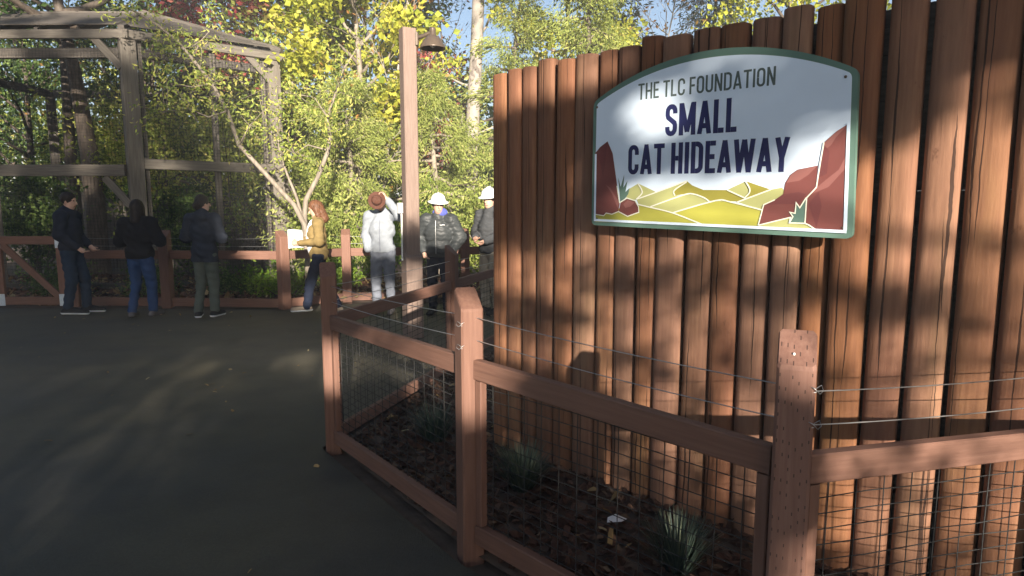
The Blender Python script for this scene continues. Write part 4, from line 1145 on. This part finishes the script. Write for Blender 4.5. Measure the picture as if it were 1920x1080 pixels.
# ================================================================== TREES AND PLANTS
def leaf_cloud(name, P, size, rng, aspect=.6, dirs=None, droop=.2, var=.35, rbias=None):
    """one bent quad for each leaf; dirs = preferred axis"""
    n = len(P)
    A = rng.normal(0, 1, (n, 3))
    if dirs is not None: A = A * .45 + dirs
    A[:, 2] -= droop
    A /= np.linalg.norm(A, axis=1)[:, None] + 1e-9
    R = rng.normal(0, 1, (n, 3)); Sd = np.cross(A, R); Sd /= np.linalg.norm(Sd, axis=1)[:, None] + 1e-9
    Nn = np.cross(A, Sd)
    L = (size * rng.uniform(1 - var, 1 + var, n))[:, None]
    W = L * aspect * .5
    V = np.stack([P, P + A * L * .45 + Sd * W + Nn * L * .06, P + A * L - Nn * L * .10, P + A * L * .45 - Sd * W + Nn * L * .06], 1).reshape(-1, 3)
    F = np.arange(n * 4).reshape(-1, 4)
    r = rng.uniform(0, 1, n) if rbias is None else np.clip(rbias + rng.normal(0, .16, n), 0, 1)
    return mesh_np(name, V, F, False, r)

def spine(rng, a, d, L, n=6, wob=.08, rise=0.0):
    """a wandering branch line"""
    p = np.array(a, float); d = np.array(d, float); d /= np.linalg.norm(d)
    pts = [p.copy()]
    for i in range(n - 1):
        d = d + rng.normal(0, wob, 3); d[2] += rise / n; d /= np.linalg.norm(d)
        p = p + d * L / (n - 1); pts.append(p.copy())
    return np.array(pts)

def tree(name, label, cat, x, y, h, mat_leaf, mat_bark, seed, r0=.12, start=.35, limbs=16, reach=1.6, leaves=5000, size=.10, clump=.28, shape='round', droop=.2, aspect=.6, rise=.5, group=None, lean=(0, 0), keep=None, twig=True):
    rg = np.random.default_rng(seed)
    root = thing(name, label, cat, (x, y, 0), 0, group)
    tr = spine(rg, (0, 0, -.1), (lean[0], lean[1], 1), h, 10, .035)
    lines = [(tr, r0 * (1 - .88 * np.linspace(0, 1, 10) ** .9))]
    tips, tdir = [], []
    az = rg.uniform(0, 6.28)
    for i in range(limbs):
        f = start + (1 - start) * ((i + rg.uniform(.1, .9)) / limbs) * .97
        az += 2.4 + rg.normal(0, .3)
        k = f * 9; b = tr[int(k)] * (1 - k % 1) + tr[min(int(k) + 1, 9)] * (k % 1)
        g = (f - start) / (1 - start)
        if shape == 'cone': ln = reach * (1 - .82 * g); el = -.15 + .45 * g
        elif shape == 'oval': ln = reach * (.45 + .9 * math.sin(PI * (.12 + .8 * g))) * .75; el = .25 + .6 * g
        else: ln = reach * (.65 + .5 * math.sin(PI * (.15 + .75 * g))); el = .15 + .75 * g
        ln *= rg.uniform(.75, 1.2)
        d = (math.cos(az) * math.cos(el), math.sin(az) * math.cos(el), math.sin(el))
        sp = spine(rg, b, d, ln, 6, .12, rise if shape != 'cone' else -.25)
        lr_ = r0 * (.42 - .25 * g)
        lines.append((sp, lr_ * (1 - .8 * np.linspace(0, 1, 6))))
        for s in range(5):
            q = rg.uniform(.35, 1.0) * 5; c = sp[int(min(q, 4))] * (1 - (q - int(min(q, 4)))) + sp[min(int(min(q, 4)) + 1, 5)] * (q - int(min(q, 4)))
            dd = (sp[-1] - sp[0]); dd = dd / np.linalg.norm(dd) + rg.normal(0, .6, 3)
            tw = spine(rg, c, dd, ln * rg.uniform(.25, .5), 4, .15, -.15 if shape == 'cone' else .1)
            if twig: lines.append((tw, max(lr_ * .22, .006) * (1 - .7 * np.linspace(0, 1, 4))))
            for pnt in tw[1:]: tips.append(pnt); tdir.append(tw[-1] - tw[0])
        tips.append(sp[-1]); tdir.append(sp[-1] - sp[-2])
    tips = np.array(tips); tdir = np.array(tdir); tdir /= np.linalg.norm(tdir, axis=1)[:, None] + 1e-9
    trunk = tubes('trunk', lines, mat_bark, root, 7)
    w = rg.uniform(.1, 1.0, len(tips)) ** 1.6; w /= w.sum()
    ci = rg.choice(len(tips), leaves, p=w)
    tone = rg.uniform(.15, .85, len(tips))
    P = tips[ci] + rg.normal(0, clump, (leaves, 3)) * np.array([1, 1, .75])
    P[:, 2] = np.maximum(P[:, 2], .15)
    if keep is not None:
        m = keep(P + np.array([x, y, 0])); P = P[m]; ci = ci[m]
    me = leaf_cloud('crown', P, size, rg, aspect, tdir[ci], droop, .35, tone[ci])
    link('crown', me, mat_leaf, root)
    return root

def bush(name, label, cat, x, y, z, rx, ry, rz, mat, seed, leaves=2500, size=.08, aspect=.5, group=None, stems=9):
    rg = np.random.default_rng(seed)
    root = thing(name, label, cat, (x, y, 0), 0, group)
    lines, tips = [], []
    for i in range(stems):
        d = np.array([rg.normal(0, rx * .6), rg.normal(0, ry * .6), rg.uniform(.6, 1.1) * (z + rz)])
        sp = spine(rg, (rg.normal(0, .06), rg.normal(0, .06), -.03), d, np.linalg.norm(d), 6, .1)
        lines.append((sp, .016 * (1 - .8 * np.linspace(0, 1, 6)))); tips += list(sp[2:])
    tubes('stem', lines, M['bark'], root, 5)
    k = max(30, leaves // 60)
    U = rg.normal(0, 1, (k, 3)); U /= np.linalg.norm(U, axis=1)[:, None]; U *= rg.uniform(.45, 1, k)[:, None] ** .5
    cen = U * np.array([rx, ry, rz]) * .85 + np.array([0, 0, z]); cen = np.concatenate([cen, tips])
    ci = rg.integers(0, len(cen), leaves)
    P = cen[ci] + rg.normal(0, .11 * (rx + rz) , (leaves, 3)); P[:, 2] = np.maximum(P[:, 2], .03)
    tone = rg.uniform(.1, .9, len(cen))
    link('foliage', leaf_cloud('foliage', P, size, rg, aspect, None, -.2, .4, tone[ci]), mat, root)
    return root

# ---- maples, cedars and shrubs across the path (X, Y in metres)
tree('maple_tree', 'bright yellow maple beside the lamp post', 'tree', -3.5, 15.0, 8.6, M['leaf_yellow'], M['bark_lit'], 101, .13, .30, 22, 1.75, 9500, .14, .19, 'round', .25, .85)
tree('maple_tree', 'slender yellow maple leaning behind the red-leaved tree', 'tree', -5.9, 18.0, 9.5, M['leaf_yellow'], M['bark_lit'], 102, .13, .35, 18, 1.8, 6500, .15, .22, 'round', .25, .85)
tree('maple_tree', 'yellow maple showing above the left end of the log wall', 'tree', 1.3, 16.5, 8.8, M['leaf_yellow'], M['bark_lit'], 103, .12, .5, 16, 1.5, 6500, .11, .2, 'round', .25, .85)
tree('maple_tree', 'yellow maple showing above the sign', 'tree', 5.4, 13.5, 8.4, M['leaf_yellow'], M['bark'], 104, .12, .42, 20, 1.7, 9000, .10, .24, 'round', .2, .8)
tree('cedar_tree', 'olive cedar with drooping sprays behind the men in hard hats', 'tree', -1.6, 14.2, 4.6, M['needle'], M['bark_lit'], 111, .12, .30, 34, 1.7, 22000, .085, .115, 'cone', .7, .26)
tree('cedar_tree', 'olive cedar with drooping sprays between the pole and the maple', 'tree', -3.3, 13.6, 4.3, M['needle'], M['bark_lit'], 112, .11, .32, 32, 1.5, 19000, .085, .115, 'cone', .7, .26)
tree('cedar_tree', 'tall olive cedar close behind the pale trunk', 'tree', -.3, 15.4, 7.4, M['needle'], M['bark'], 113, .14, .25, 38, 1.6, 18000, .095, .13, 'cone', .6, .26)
tree('cedar_tree', 'dark cedar standing deep behind the lamp shade', 'tree', -2.9, 21.0, 9.5, M['needle_dark'], M['bark'], 114, .18, .15, 36, 2.0, 9000, .18, .25, 'cone', .6, .3)
tree('cedar_tree', 'dark cedar rising behind the left end of the log wall', 'tree', 2.9, 20.0, 9.0, M['needle_dark'], M['bark'], 115, .18, .2, 34, 1.9, 8000, .18, .25, 'cone', .6, .3)
tree('red_tree', 'red-leaved tree showing over the corner of the cage', 'tree', -6.9, 16.9, 8.8, M['leaf_red'], M['bark'], 121, .13, .45, 16, 1.5, 5200, .15, .26, 'oval', .3, .6)
tree('red_tree', 'small rusty red tree in the gap right of the lamp post', 'tree', -1.95, 17.5, 5.2, M['leaf_red'], M['bark_lit'], 122, .08, .4, 12, 1.0, 1400, .12, .22, 'round', .3, .5)
tree('lime_tree', 'yellow-green tree right of the cage behind the slim young tree', 'tree', -5.3, 15.8, 7.6, M['leaf_lime'], M['bark_lit'], 131, .12, .2, 24, 1.7, 7500, .13, .2, 'round', .3, .55)
tree('lime_tree', 'yellow-green tree above the ridge of the cage', 'tree', -11.0, 19.5, 9.8, M['leaf_lime'], M['bark_lit'], 132, .15, .2, 24, 2.3, 9000, .14, .33, 'round', .3, .6)
tree('lime_tree', 'yellow-green tree at the far end of the cage', 'tree', -15.6, 19.0, 9.6, M['leaf_lime'], M['bark'], 133, .15, .2, 24, 2.3, 8000, .14, .33, 'round', .3, .6)
tree('green_tree', 'leafy green tree directly behind the cage', 'tree', -9.6, 17.6, 6.4, M['leaf_green'], M['bark'], 134, .16, .12, 24, 1.9, 9000, .12, .3, 'round', .2, .55)
tree('green_tree', 'leafy green tree behind the left half of the cage', 'tree', -13.0, 17.4, 6.2, M['leaf_green'], M['bark'], 135, .16, .12, 24, 1.9, 8500, .12, .3, 'round', .2, .55)
tree('green_tree', 'leafy green tree behind the right side of the cage', 'tree', -7.2, 17.4, 5.4, M['leaf_green'], M['bark'], 136, .14, .15, 22, 1.6, 7500, .11, .28, 'round', .2, .55)
tree('orange_tree', 'orange autumn tree glimpsed through the cage', 'tree', -10.8, 21.5, 6.2, M['leaf_orange'], M['bark'], 137, .14, .2, 18, 1.8, 4200, .14, .3, 'round', .2, .6)
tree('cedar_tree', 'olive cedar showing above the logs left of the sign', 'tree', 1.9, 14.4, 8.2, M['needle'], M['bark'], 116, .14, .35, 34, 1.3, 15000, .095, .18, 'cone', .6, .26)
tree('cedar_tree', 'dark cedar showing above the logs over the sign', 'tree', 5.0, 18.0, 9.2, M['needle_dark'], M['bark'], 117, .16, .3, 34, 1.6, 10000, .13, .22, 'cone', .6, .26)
for i, (x, y, h_, lb) in enumerate(((-3.0, 14.6, 6.8, 'bare pale twiggy tree in front of the yellow maple'), (-4.6, 17.0, 8.2, 'bare pale twiggy tree between the red and yellow trees'), (-1.7, 18.2, 8.8, 'bare pale twiggy tree behind the lamp shade'), (3.4, 16.5, 7.6, 'bare pale twiggy tree in the sky gap above the log wall'), (-12.2, 18.5, 8.6, 'bare pale twiggy tree above the cage roof'))):
    tree('bare_tree', lb, 'tree', x, y, h_, M['leaf_orange'], M['twig_bark'], 150 + i, .06, .25, 30, 1.3, 420, .10, .2, 'oval', .3, .6, rise=.8)
# tree with a bare pale stem
pale = thing('pale_trunk_tree', 'tall bare pale trunk with dark patches behind the lamp post', 'tree', (-1.06, 15.9, 0))
rg = np.random.default_rng(55)
st = spine(rg, (0, 0, -.1), (0, 0, 1), 12.5, 12, .012)
lines = [(st, .19 - .09 * np.linspace(0, 1, 12))]
for f, az, ln in ((.28, 2.6, 1.0), (.36, .4, 1.3), (.43, 3.4, 1.6), (.50, 5.9, 1.4), (.62, 2.2, 2.0), (.70, .2, 1.8), (.8, 3.9, 1.6)):
    b = st[int(f * 11)]; lines.append((spine(rg, b, (math.cos(az), math.sin(az) * .5, .35), ln, 6, .2), .035 * (1 - .8 * np.linspace(0, 1, 6))))
tubes('trunk', lines, M['pale_bark'], pale, 12)
tp = np.concatenate([l[0][3:] for l in lines[3:]]); ci = rg.integers(0, len(tp), 900)
link('crown', leaf_cloud('crown', tp[ci] + rg.normal(0, .28, (900, 3)), .12, rg, .8, None, .2), M['leaf_yellow'], pale)
# big trunks standing in and behind the cage
for i, (x, y, r, lb, mb) in enumerate(((-9.05, 14.0, .27, 'broad ridged trunk inside the cage behind the person in navy', 'bark'), (-10.1, 14.9, .2, 'dark trunk inside the cage above the gate', 'bark'), (-5.0, 17.5, .18, 'dark trunk right of the cage corner', 'bark'), (-3.95, 16.9, .16, 'leaning dark trunk behind the maple', 'bark'))):
    tree('trunk_tree', lb, 'tree', x, y, 8.5, M['leaf_green'], M[mb], 140 + i, r, .62, 9, 1.8, 1800, .13, .35, 'round', .2, .55, lean=(.03 * (i - 1), .02))
# bushes
bush('cage_shrub', 'dark green shrub inside the cage above the gate', 'shrub', -9.6, 12.9, 1.5, .7, .5, .75, M['leaf_green'], 201, 4200, .10)
bush('cage_shrub', 'green shrub inside the cage between the two watchers', 'shrub', -6.7, 13.4, 1.25, .55, .5, .8, M['leaf_green'], 202, 4200, .095)
bush('cage_shrub', 'tall loose shrub filling the upper cage', 'shrub', -8.3, 14.6, 3.0, 1.3, .8, 1.2, M['leaf_lime'], 203, 5200, .10)
bush('cage_shrub', 'leafy shrub in the right end of the cage', 'shrub', -6.1, 14.6, 2.9, .8, .7, 1.2, M['leaf_lime'], 204, 4800, .10)
bush('hedge_bush', 'bright green bush behind the man in grey', 'shrub', -2.75, 13.2, .85, .42, .4, .75, M['leaf_bright'], 205, 3600, .075)
bush('hedge_bush', 'bright green bush between the man in grey and the lamp post', 'shrub', -1.9, 13.3, 1.15, .35, .4, .75, M['leaf_bright'], 206, 2600, .075)
bush('hedge_bush', 'olive twiggy shrub behind the woman', 'shrub', -3.9, 13.2, 1.2, .7, .5, 1.0, M['needle'], 207, 5200, .09)
bush('hedge_bush', 'olive shrub behind the half hidden man', 'shrub', -.5, 13.5, 1.05, .8, .5, .95, M['needle'], 208, 5200, .09)
for i, (x, y, rx, rz, lb) in enumerate(((-7.75, 10.9, .5, .28, 'low green plants behind the gate'), (-6.3, 10.95, .45, .3, 'low green plants behind the person in navy'), (-4.9, 11.2, .55, .24, 'low green plants between the two watchers in dark coats'), (-3.95, 11.0, .4, .34, 'low green plants behind the fence corner'), (-3.25, 11.9, .45, .30, 'low green plants behind the woman'))):
    bush('low_plant', lb, 'plant', x, y, rz * .9, rx, .3, rz, M['leaf_green' if i < 3 else 'leaf_bright'], 220 + i, 1700, .075, .35)
# slim young tree in front of the cage, three stems
yt = thing('young_tree', 'slim young tree with bare crooked stems and sparse leaves before the cage', 'tree', (-3.72, 10.95, 0))
rg = np.random.default_rng(77)
def px_line(pts, Y0, Y1):
    """stem points given as metres: across and up at the stem's own depth"""
    out = []
    for i, (u, v) in enumerate(pts):
        Y = Y0 + (Y1 - Y0) * i / (len(pts) - 1)
        out.append(((u - 960) / 1200 * Y - yt.location.x, Y - yt.location.y, CAM_H + (390 - v) / 1200 * Y))
    return np.array(out)
sA = px_line([(574, 575), (576, 480), (572, 420), (556, 386), (505, 328), (458, 275), (440, 214), (415, 165), (382, 122), (357, 92), (324, 64), (266, 30)], 10.95, 10.7)
sB = px_line([(576, 480), (573, 410), (577, 375), (600, 335), (622, 285), (626, 255), (622, 225), (640, 180), (655, 140), (690, 90)], 10.95, 11.1)
sC = px_line([(572, 420), (560, 370), (545, 330), (532, 290), (530, 230), (538, 170)], 10.95, 11.2)
sD = px_line([(622, 225), (600, 190), (570, 185), (545, 182)], 11.05, 10.8); sE = px_line([(458, 275), (480, 240), (505, 215)], 10.8, 10.6); sF = px_line([(415, 165), (380, 172), (340, 165)], 10.75, 10.6); sG = px_line([(440, 214), (405, 225), (370, 210), (330, 215)], 10.75, 10.5)
sH = px_line([(382, 122), (400, 90), (430, 60)], 10.7, 10.6); sI = px_line([(622, 285), (585, 275), (560, 290), (548, 265)], 11.0, 10.9)
stems = [(sA, .062), (sB, .06), (sC, .035), (sD, .016), (sE, .016), (sF, .016), (sG, .018), (sH, .014), (sI, .018)]
tubes('trunk', [(p, .85 * r * (1 - .72 * np.linspace(0, 1, len(p)))) for p, r in stems], M['bark_lit'], yt, 9)
tips, tw = [], []
for p, r in stems:
    for q in p[len(p) // 2:]:
        for k in range(4):
            t_ = spine(rg, q, rg.normal(0, 1, 3) + np.array([0, -.1, .15]), rg.uniform(.25, .75), 5, .2)
            tw.append((t_, .006 * (1 - .6 * np.linspace(0, 1, 5)))); tips += list(t_[1:])
tubes('twig', tw, M['bark_lit'], yt, 4)
tips = np.array(tips); ci = rg.integers(0, len(tips), 3200)
link('crown', leaf_cloud('crown', tips[ci] + rg.normal(0, .09, (3200, 3)), .08, rg, .38, None, .25), M['leaf_lime'], yt)

# ---- grass tufts in the planter
def tuft(label, x, y, h, n, seed, spread=.5):
    rg = np.random.default_rng(seed)
    az = rg.uniform(0, 2 * PI, n); el = rg.uniform(.1, spread, n) ; L = h * rg.uniform(.6, 1.1, n)
    d = np.stack([np.cos(az) * np.sin(el * 1.6), np.sin(az) * np.sin(el * 1.6), np.cos(el * 1.6)], 1)
    base = np.stack([np.cos(az), np.sin(az), 0 * az], 1) * rg.uniform(0, .06, n)[:, None]
    sd = np.stack([-np.sin(az), np.cos(az), 0 * az], 1) * .0028
    m = base + d * L[:, None] * .55; tp = base + d * L[:, None]; tp[:, 2] -= L * .18 * np.sin(el * 1.6)
    V = np.stack([base - sd, base + sd, m + sd * .8, tp, m - sd * .8], 1).reshape(-1, 3)
    k = np.arange(n)[:, None] * 5
    F = np.concatenate([np.concatenate([k + 0, k + 1, k + 2, k + 4], 1), np.concatenate([k + 4, k + 2, k + 3, k + 3], 1)])
    me = bpy.data.meshes.new('grass_tuft')
    fs = [tuple(q) for q in F[:n]] + [tuple(q[:3]) for q in F[n:]]
    me.from_pydata([tuple(v) for v in V], [], fs); me.update()
    a = me.attributes.new("rnd", 'FLOAT', 'FACE'); r = rg.uniform(0, 1, n); a.data.foreach_set("value", np.concatenate([r, r]).astype(np.float32))
    o = tag(link('grass_tuft', me, M['fescue'], None, (x, y, .02)), label, 'grass', 'blue-green grass tufts in the planter')
    return o
tuft('blue-green grass tuft behind the slanted-top corner post', .06, 3.42, .30, 520, 301)
tuft('blue-green grass tuft below the middle of the long rail', .72, 2.62, .27, 480, 302)
tuft('blue-green grass tuft behind the wire nearest the path corner', -.52, 4.15, .30, 420, 303)
# pale scrap and a nursery tag lying on the mulch
me = mesh_py('paper_scrap', [(-.05, -.02, 0), (.02, -.035, .012), (.055, .01, .004), (.0, .03, .02), (-.04, .022, .006)], [(0, 1, 3), (1, 2, 3), (0, 3, 4)])
tag(link('paper_scrap', me, M['paper'], None, (.52, 3.02, .035)), 'pale crumpled scrap lying on the planter mulch', 'scrap')

# ---- far wood closing the view
def wood_mass(name, label, x0, x1, y0, y1, h, n, seed, mat, size):
    rg = np.random.default_rng(seed)
    k = 420
    cen = np.stack([rg.uniform(x0, x1, k), rg.uniform(y0, y1, k), h * rg.uniform(.02, 1, k) ** .8], 1)
    cen[:, 2] *= .72 + .28 * np.sin(cen[:, 0] * .55 + 1) * np.sin(cen[:, 0] * .21)
    ci = rg.integers(0, k, n)
    P = cen[ci] + rg.normal(0, .75, (n, 3)); P[:, 2] = np.maximum(P[:, 2], .2)
    return tag(link(name, leaf_cloud(name, P, size, rg, .7, None, .2, .4, rg.uniform(.05, .95, k)[ci]), mat), label, 'wood', kind='stuff')
wood_mass('distant_wood', 'mixed green wood far behind the cage and path', -34, 16, 25, 33, 8.5, 26000, 401, M['leaf_green'], .30)
wood_mass('distant_wood', 'yellow-green wood far behind the maples', -30, 20, 30, 40, 9.5, 16000, 402, M['leaf_lime'], .34)

# ================================================================== TREES BEHIND THE CAMERA (they shade the path and dapple the wall)
# a runs across the light, b up along it: points with the same a and b lie on one sun ray
HX, HY = SUN_H.normalized()
def ab(x, y, z): return x * HY - y * HX, z + TE * (x * HX + y * HY)
def blob(x, z, q):
    """soft-edged ellipse, 1 inside"""
    e = ((x - q[0]) / q[2]) ** 2 + ((z - q[1]) / q[3]) ** 2
    return q[4] * np.clip(1.7 - e * .9, 0, 1)
# sun patches on the upper wall, and gaps of shade on the lower wall, in metres along and up the wall
WALL_SUN = ((.12, 2.33, .34, .13, 1), (.55, 2.35, .34, .13, 1), (.90, 2.37, .2, .09, .8), (1.17, 2.02, .14, .12, .85), (1.57, 2.21, .17, .05, .8), (1.3, 1.93, .1, .06, .5), (.55, 1.75, .06, .06, .4), (.75, 1.7, .05, .12, .45),
            (1.12, 1.58, .22, .10, .8), (1.42, 1.60, .22, .10, .9), (1.75, 1.60, .2, .12, .95), (2.05, 1.68, .2, .18, 1), (1.9, 1.62, .2, .14, 1),
            (2.28, 1.56, .12, .2, 1), (2.44, 1.60, .12, .26, 1), (2.62, 1.70, .12, .31, 1), (2.85, 1.6, .14, .3, .9))
WALL_SHADE = ((1.45, 1.245, .62, .075, .85), (1.95, 1.18, .18, .11, .65), (2.4, 1.24, .42, .075, .95), (.4, .98, .45, .07, .95), (.12, 1.42, .24, .18, .85), (.45, 1.47, .38, .09, .8), (.95, 1.22, .14, .12, .7), (1.72, .92, .12, .11, .7),
              (1.38, .78, .16, .09, .7), (1.08, .74, .11, .09, .6), (.45, .38, .75, .24, 1), (1.25, .16, .55, .18, .7), (1.98, .80, .12, .2, .6), (1.55, .55, .12, .17, .6), (.75, 1.12, .08, .07, .6), (2.2, .95, .09, .11, .6), (1.8, .3, .17, .22, .6), (2.62, 1.02, .1, .06, .5))
LIT = np.array(((.40, 1.62, .16, .26, .95), (.05, 1.70, .22, .14, .6), (-.30, 1.66, .22, .15, .9), (-.66, 1.75, .3, .12, .8),      # the two fence posts and the patch on the path
                (.44, 2.50, .14, .26, .9), (-.4, 2.82, .8, .17, .9), (1.2, .72, .10, .30, .6), (1.45, 1.24, .2, .07, .4), (1.15, 1.58, .08, .06, .7)))
WK = WALL_D.x * HY - WALL_D.y * HX
def want_light(a, b):
    """how much sun should get through along this ray"""
    p0 = wall_pt(0, .06); a0, b0 = ab(p0.x, p0.y, 0)
    t = (a - a0) / WK; z = b - b0 - TE * t * (WALL_D.x * HX + WALL_D.y * HY)
    T = np.zeros(a.shape)
    hi = np.clip((b - 3.28) / .28, 0, 1); right = np.clip((a + 2.05) / .3, 0, 1)
    T = np.maximum(T, hi * right)
    for q in LIT: T = np.maximum(T, blob(a, b, q))
    for q in WALL_SUN: T = np.maximum(T, blob(t, z, q))
    low = .72 * np.clip((1.5 - z) / .06, 0, 1) * np.clip((z - .0) / .15, 0, 1) * np.clip((t + .05) / .1, 0, 1)
    low = low * (.9 + .1 * np.sin(t * 9 + z * 5) * np.sin(z * 12 - t * 4))
    for q in WALL_SHADE: low = low * (1 - blob(t, z, q))
    T = np.maximum(T, low)
    # thin crown over the open path
    T = np.maximum(T, .15 * np.clip((-a - 1.0) / .7, 0, 1) * np.clip((b - .72) / .25, 0, 1) * np.clip((2.15 - b) / .3, 0, 1))
    # taller trees on the left: broken light from the eaves of the cage upwards
    lf = a < -2.0
    T = np.where(lf & (b > 4.6), np.maximum(T, .05 + .40 * np.sin(a * 3.1 + b * 2.3) * np.sin(b * 3.7 - a * 1.7)), T)
    T = np.where(lf & (b > 7.3), np.maximum(T, .35 + .6 * np.sin(a * 4.3) * np.sin(b * 3.1 + a)), T)
    T = np.where(lf, np.maximum(T, np.clip((b - 8.6) / .8, 0, 1)), T)
    T = np.where(lf & (a > -2.9), np.maximum(T, np.clip((b - 5.6) / 1.5, 0, 1)), T)
    return np.clip(T, 0, 1)
def shade_tree(label, a0, a1, b0, b1, Ld, seed, n, size, r0=.16):
    rg = np.random.default_rng(seed)
    ac = (a0 + a1) / 2; bx, by = ac * HY + Ld * HX, -ac * HX + Ld * HY
    root = thing('shade_tree', label, 'tree', (bx, by, 0), 0, 'trees behind the viewpoint')
    a = rg.uniform(a0, a1, n); b = b0 + (b1 - b0) * rg.uniform(0, 1, n); dl = rg.normal(0, .55, n)
    m = rg.uniform(0, 1, n) < -np.log(np.clip(want_light(a, b), 0.0006, 1)) / 7.4      # leaf cover that lets that much through
    # round off the outer corners of the crown
    a, b, dl = a[m], b[m], dl[m]
    P = np.stack([a * HY + (Ld + dl) * HX - bx, -a * HX + (Ld + dl) * HY - by, b - TE * (Ld + dl)], 1)
    P = P[P[:, 2] > .4]
    me = leaf_cloud('crown', P, size, rg, .75, None, .2, .3)
    link('crown', me, M['leaf_shade'], root)
    top = (b1 - TE * Ld) * .97
    lines = [(spine(rg, (0, 0, -.1), (0, 0, 1), top, 9, .03), r0 * (1 - .85 * np.linspace(0, 1, 9)))]
    for k in range(12):
        f = .3 + .65 * k / 12; az = k * 2.4; c = lines[0][0][int(f * 8)]
        lines.append((spine(rg, c, (math.cos(az), math.sin(az) * .3, .45), (a1 - a0) * .5 * rg.uniform(.5, .9), 6, .12), r0 * .25 * (1 - .8 * np.linspace(0, 1, 6))))
    tubes('trunk', lines, M['bark'], root, 8)
shade_tree('low spreading green tree shading the log wall and the near fence', .9, 4.4, -.4, 3.6, -9.0, 501, 60000, .09)
shade_tree('low spreading green tree shading the corner of the near fence', -2.3, 1.1, -.4, 3.6, -9.6, 502, 60000, .09)
shade_tree('tall green tree shading the watchers and the corner of the cage', -5.9, -2.1, -.4, 8.9, -26.0, 503, 120000, .11, .3)
shade_tree('tall green tree shading the gate and the long side of the cage', -10.5, -5.7, -.4, 9.2, -27.0, 504, 130000, .112, .32)

# unseen woods at both sides and a high crown, added to block sky light
wood_mass('sky_block_wood', 'unseen green wood added on the left to block sky light', -30, -15, -16, 9, 12.5, 16000, 403, M['leaf_shade'], .42)
wood_mass('sky_block_wood', 'unseen green wood added on the right to block sky light', 8, 20, -14, 8, 11.5, 16000, 404, M['leaf_shade'], .42)
rg = np.random.default_rng(505)
old = thing('shade_tree', 'tall unseen tree added so that its high crown blocks sky light over the path', 'tree', (-7.5, -4.0, 0), 0, 'trees behind the viewpoint')
lines = [(spine(rg, (0, 0, -.1), (.12, .02, 1), 12.5, 10, .03), .34 * (1 - .75 * np.linspace(0, 1, 10)))]
for k in range(16):
    c = lines[0][0][9 - k % 2]; az = k * 2.4
    lines.append((spine(rg, c, (math.cos(az) + .5, math.sin(az) + .25, .12), rg.uniform(5, 9.5), 7, .06), .10 * (1 - .8 * np.linspace(0, 1, 7))))
tubes('trunk', lines, M['bark'], old, 8)
n = 26000
P = np.stack([rg.uniform(-5, 17, n), rg.uniform(-3, 11, n), 12.6 + rg.normal(0, .8, n)], 1)
link('crown', leaf_cloud('crown', P[P[:, 2] > 11.3], .22, rg, .7, None, .2), M['leaf_shade'], old)

# ================================================================== HAZE
hm, ht, hb = new_mat('haze')
ht.nodes.remove(hb)
pv = ht.nodes.new('ShaderNodeVolumePrincipled')
pv.inputs['Density'].default_value = 0.004
pv.inputs['Color'].default_value = (.96, .97, 1.0, 1)
ht.links.new(pv.outputs[0], ht.nodes['Material Output'].inputs['Volume'])
tag(link('haze', prism('haze', [(-310, -310), (310, -310), (310, 310), (-310, 310)], -1.2, 17.5), hm), kind='stuff')
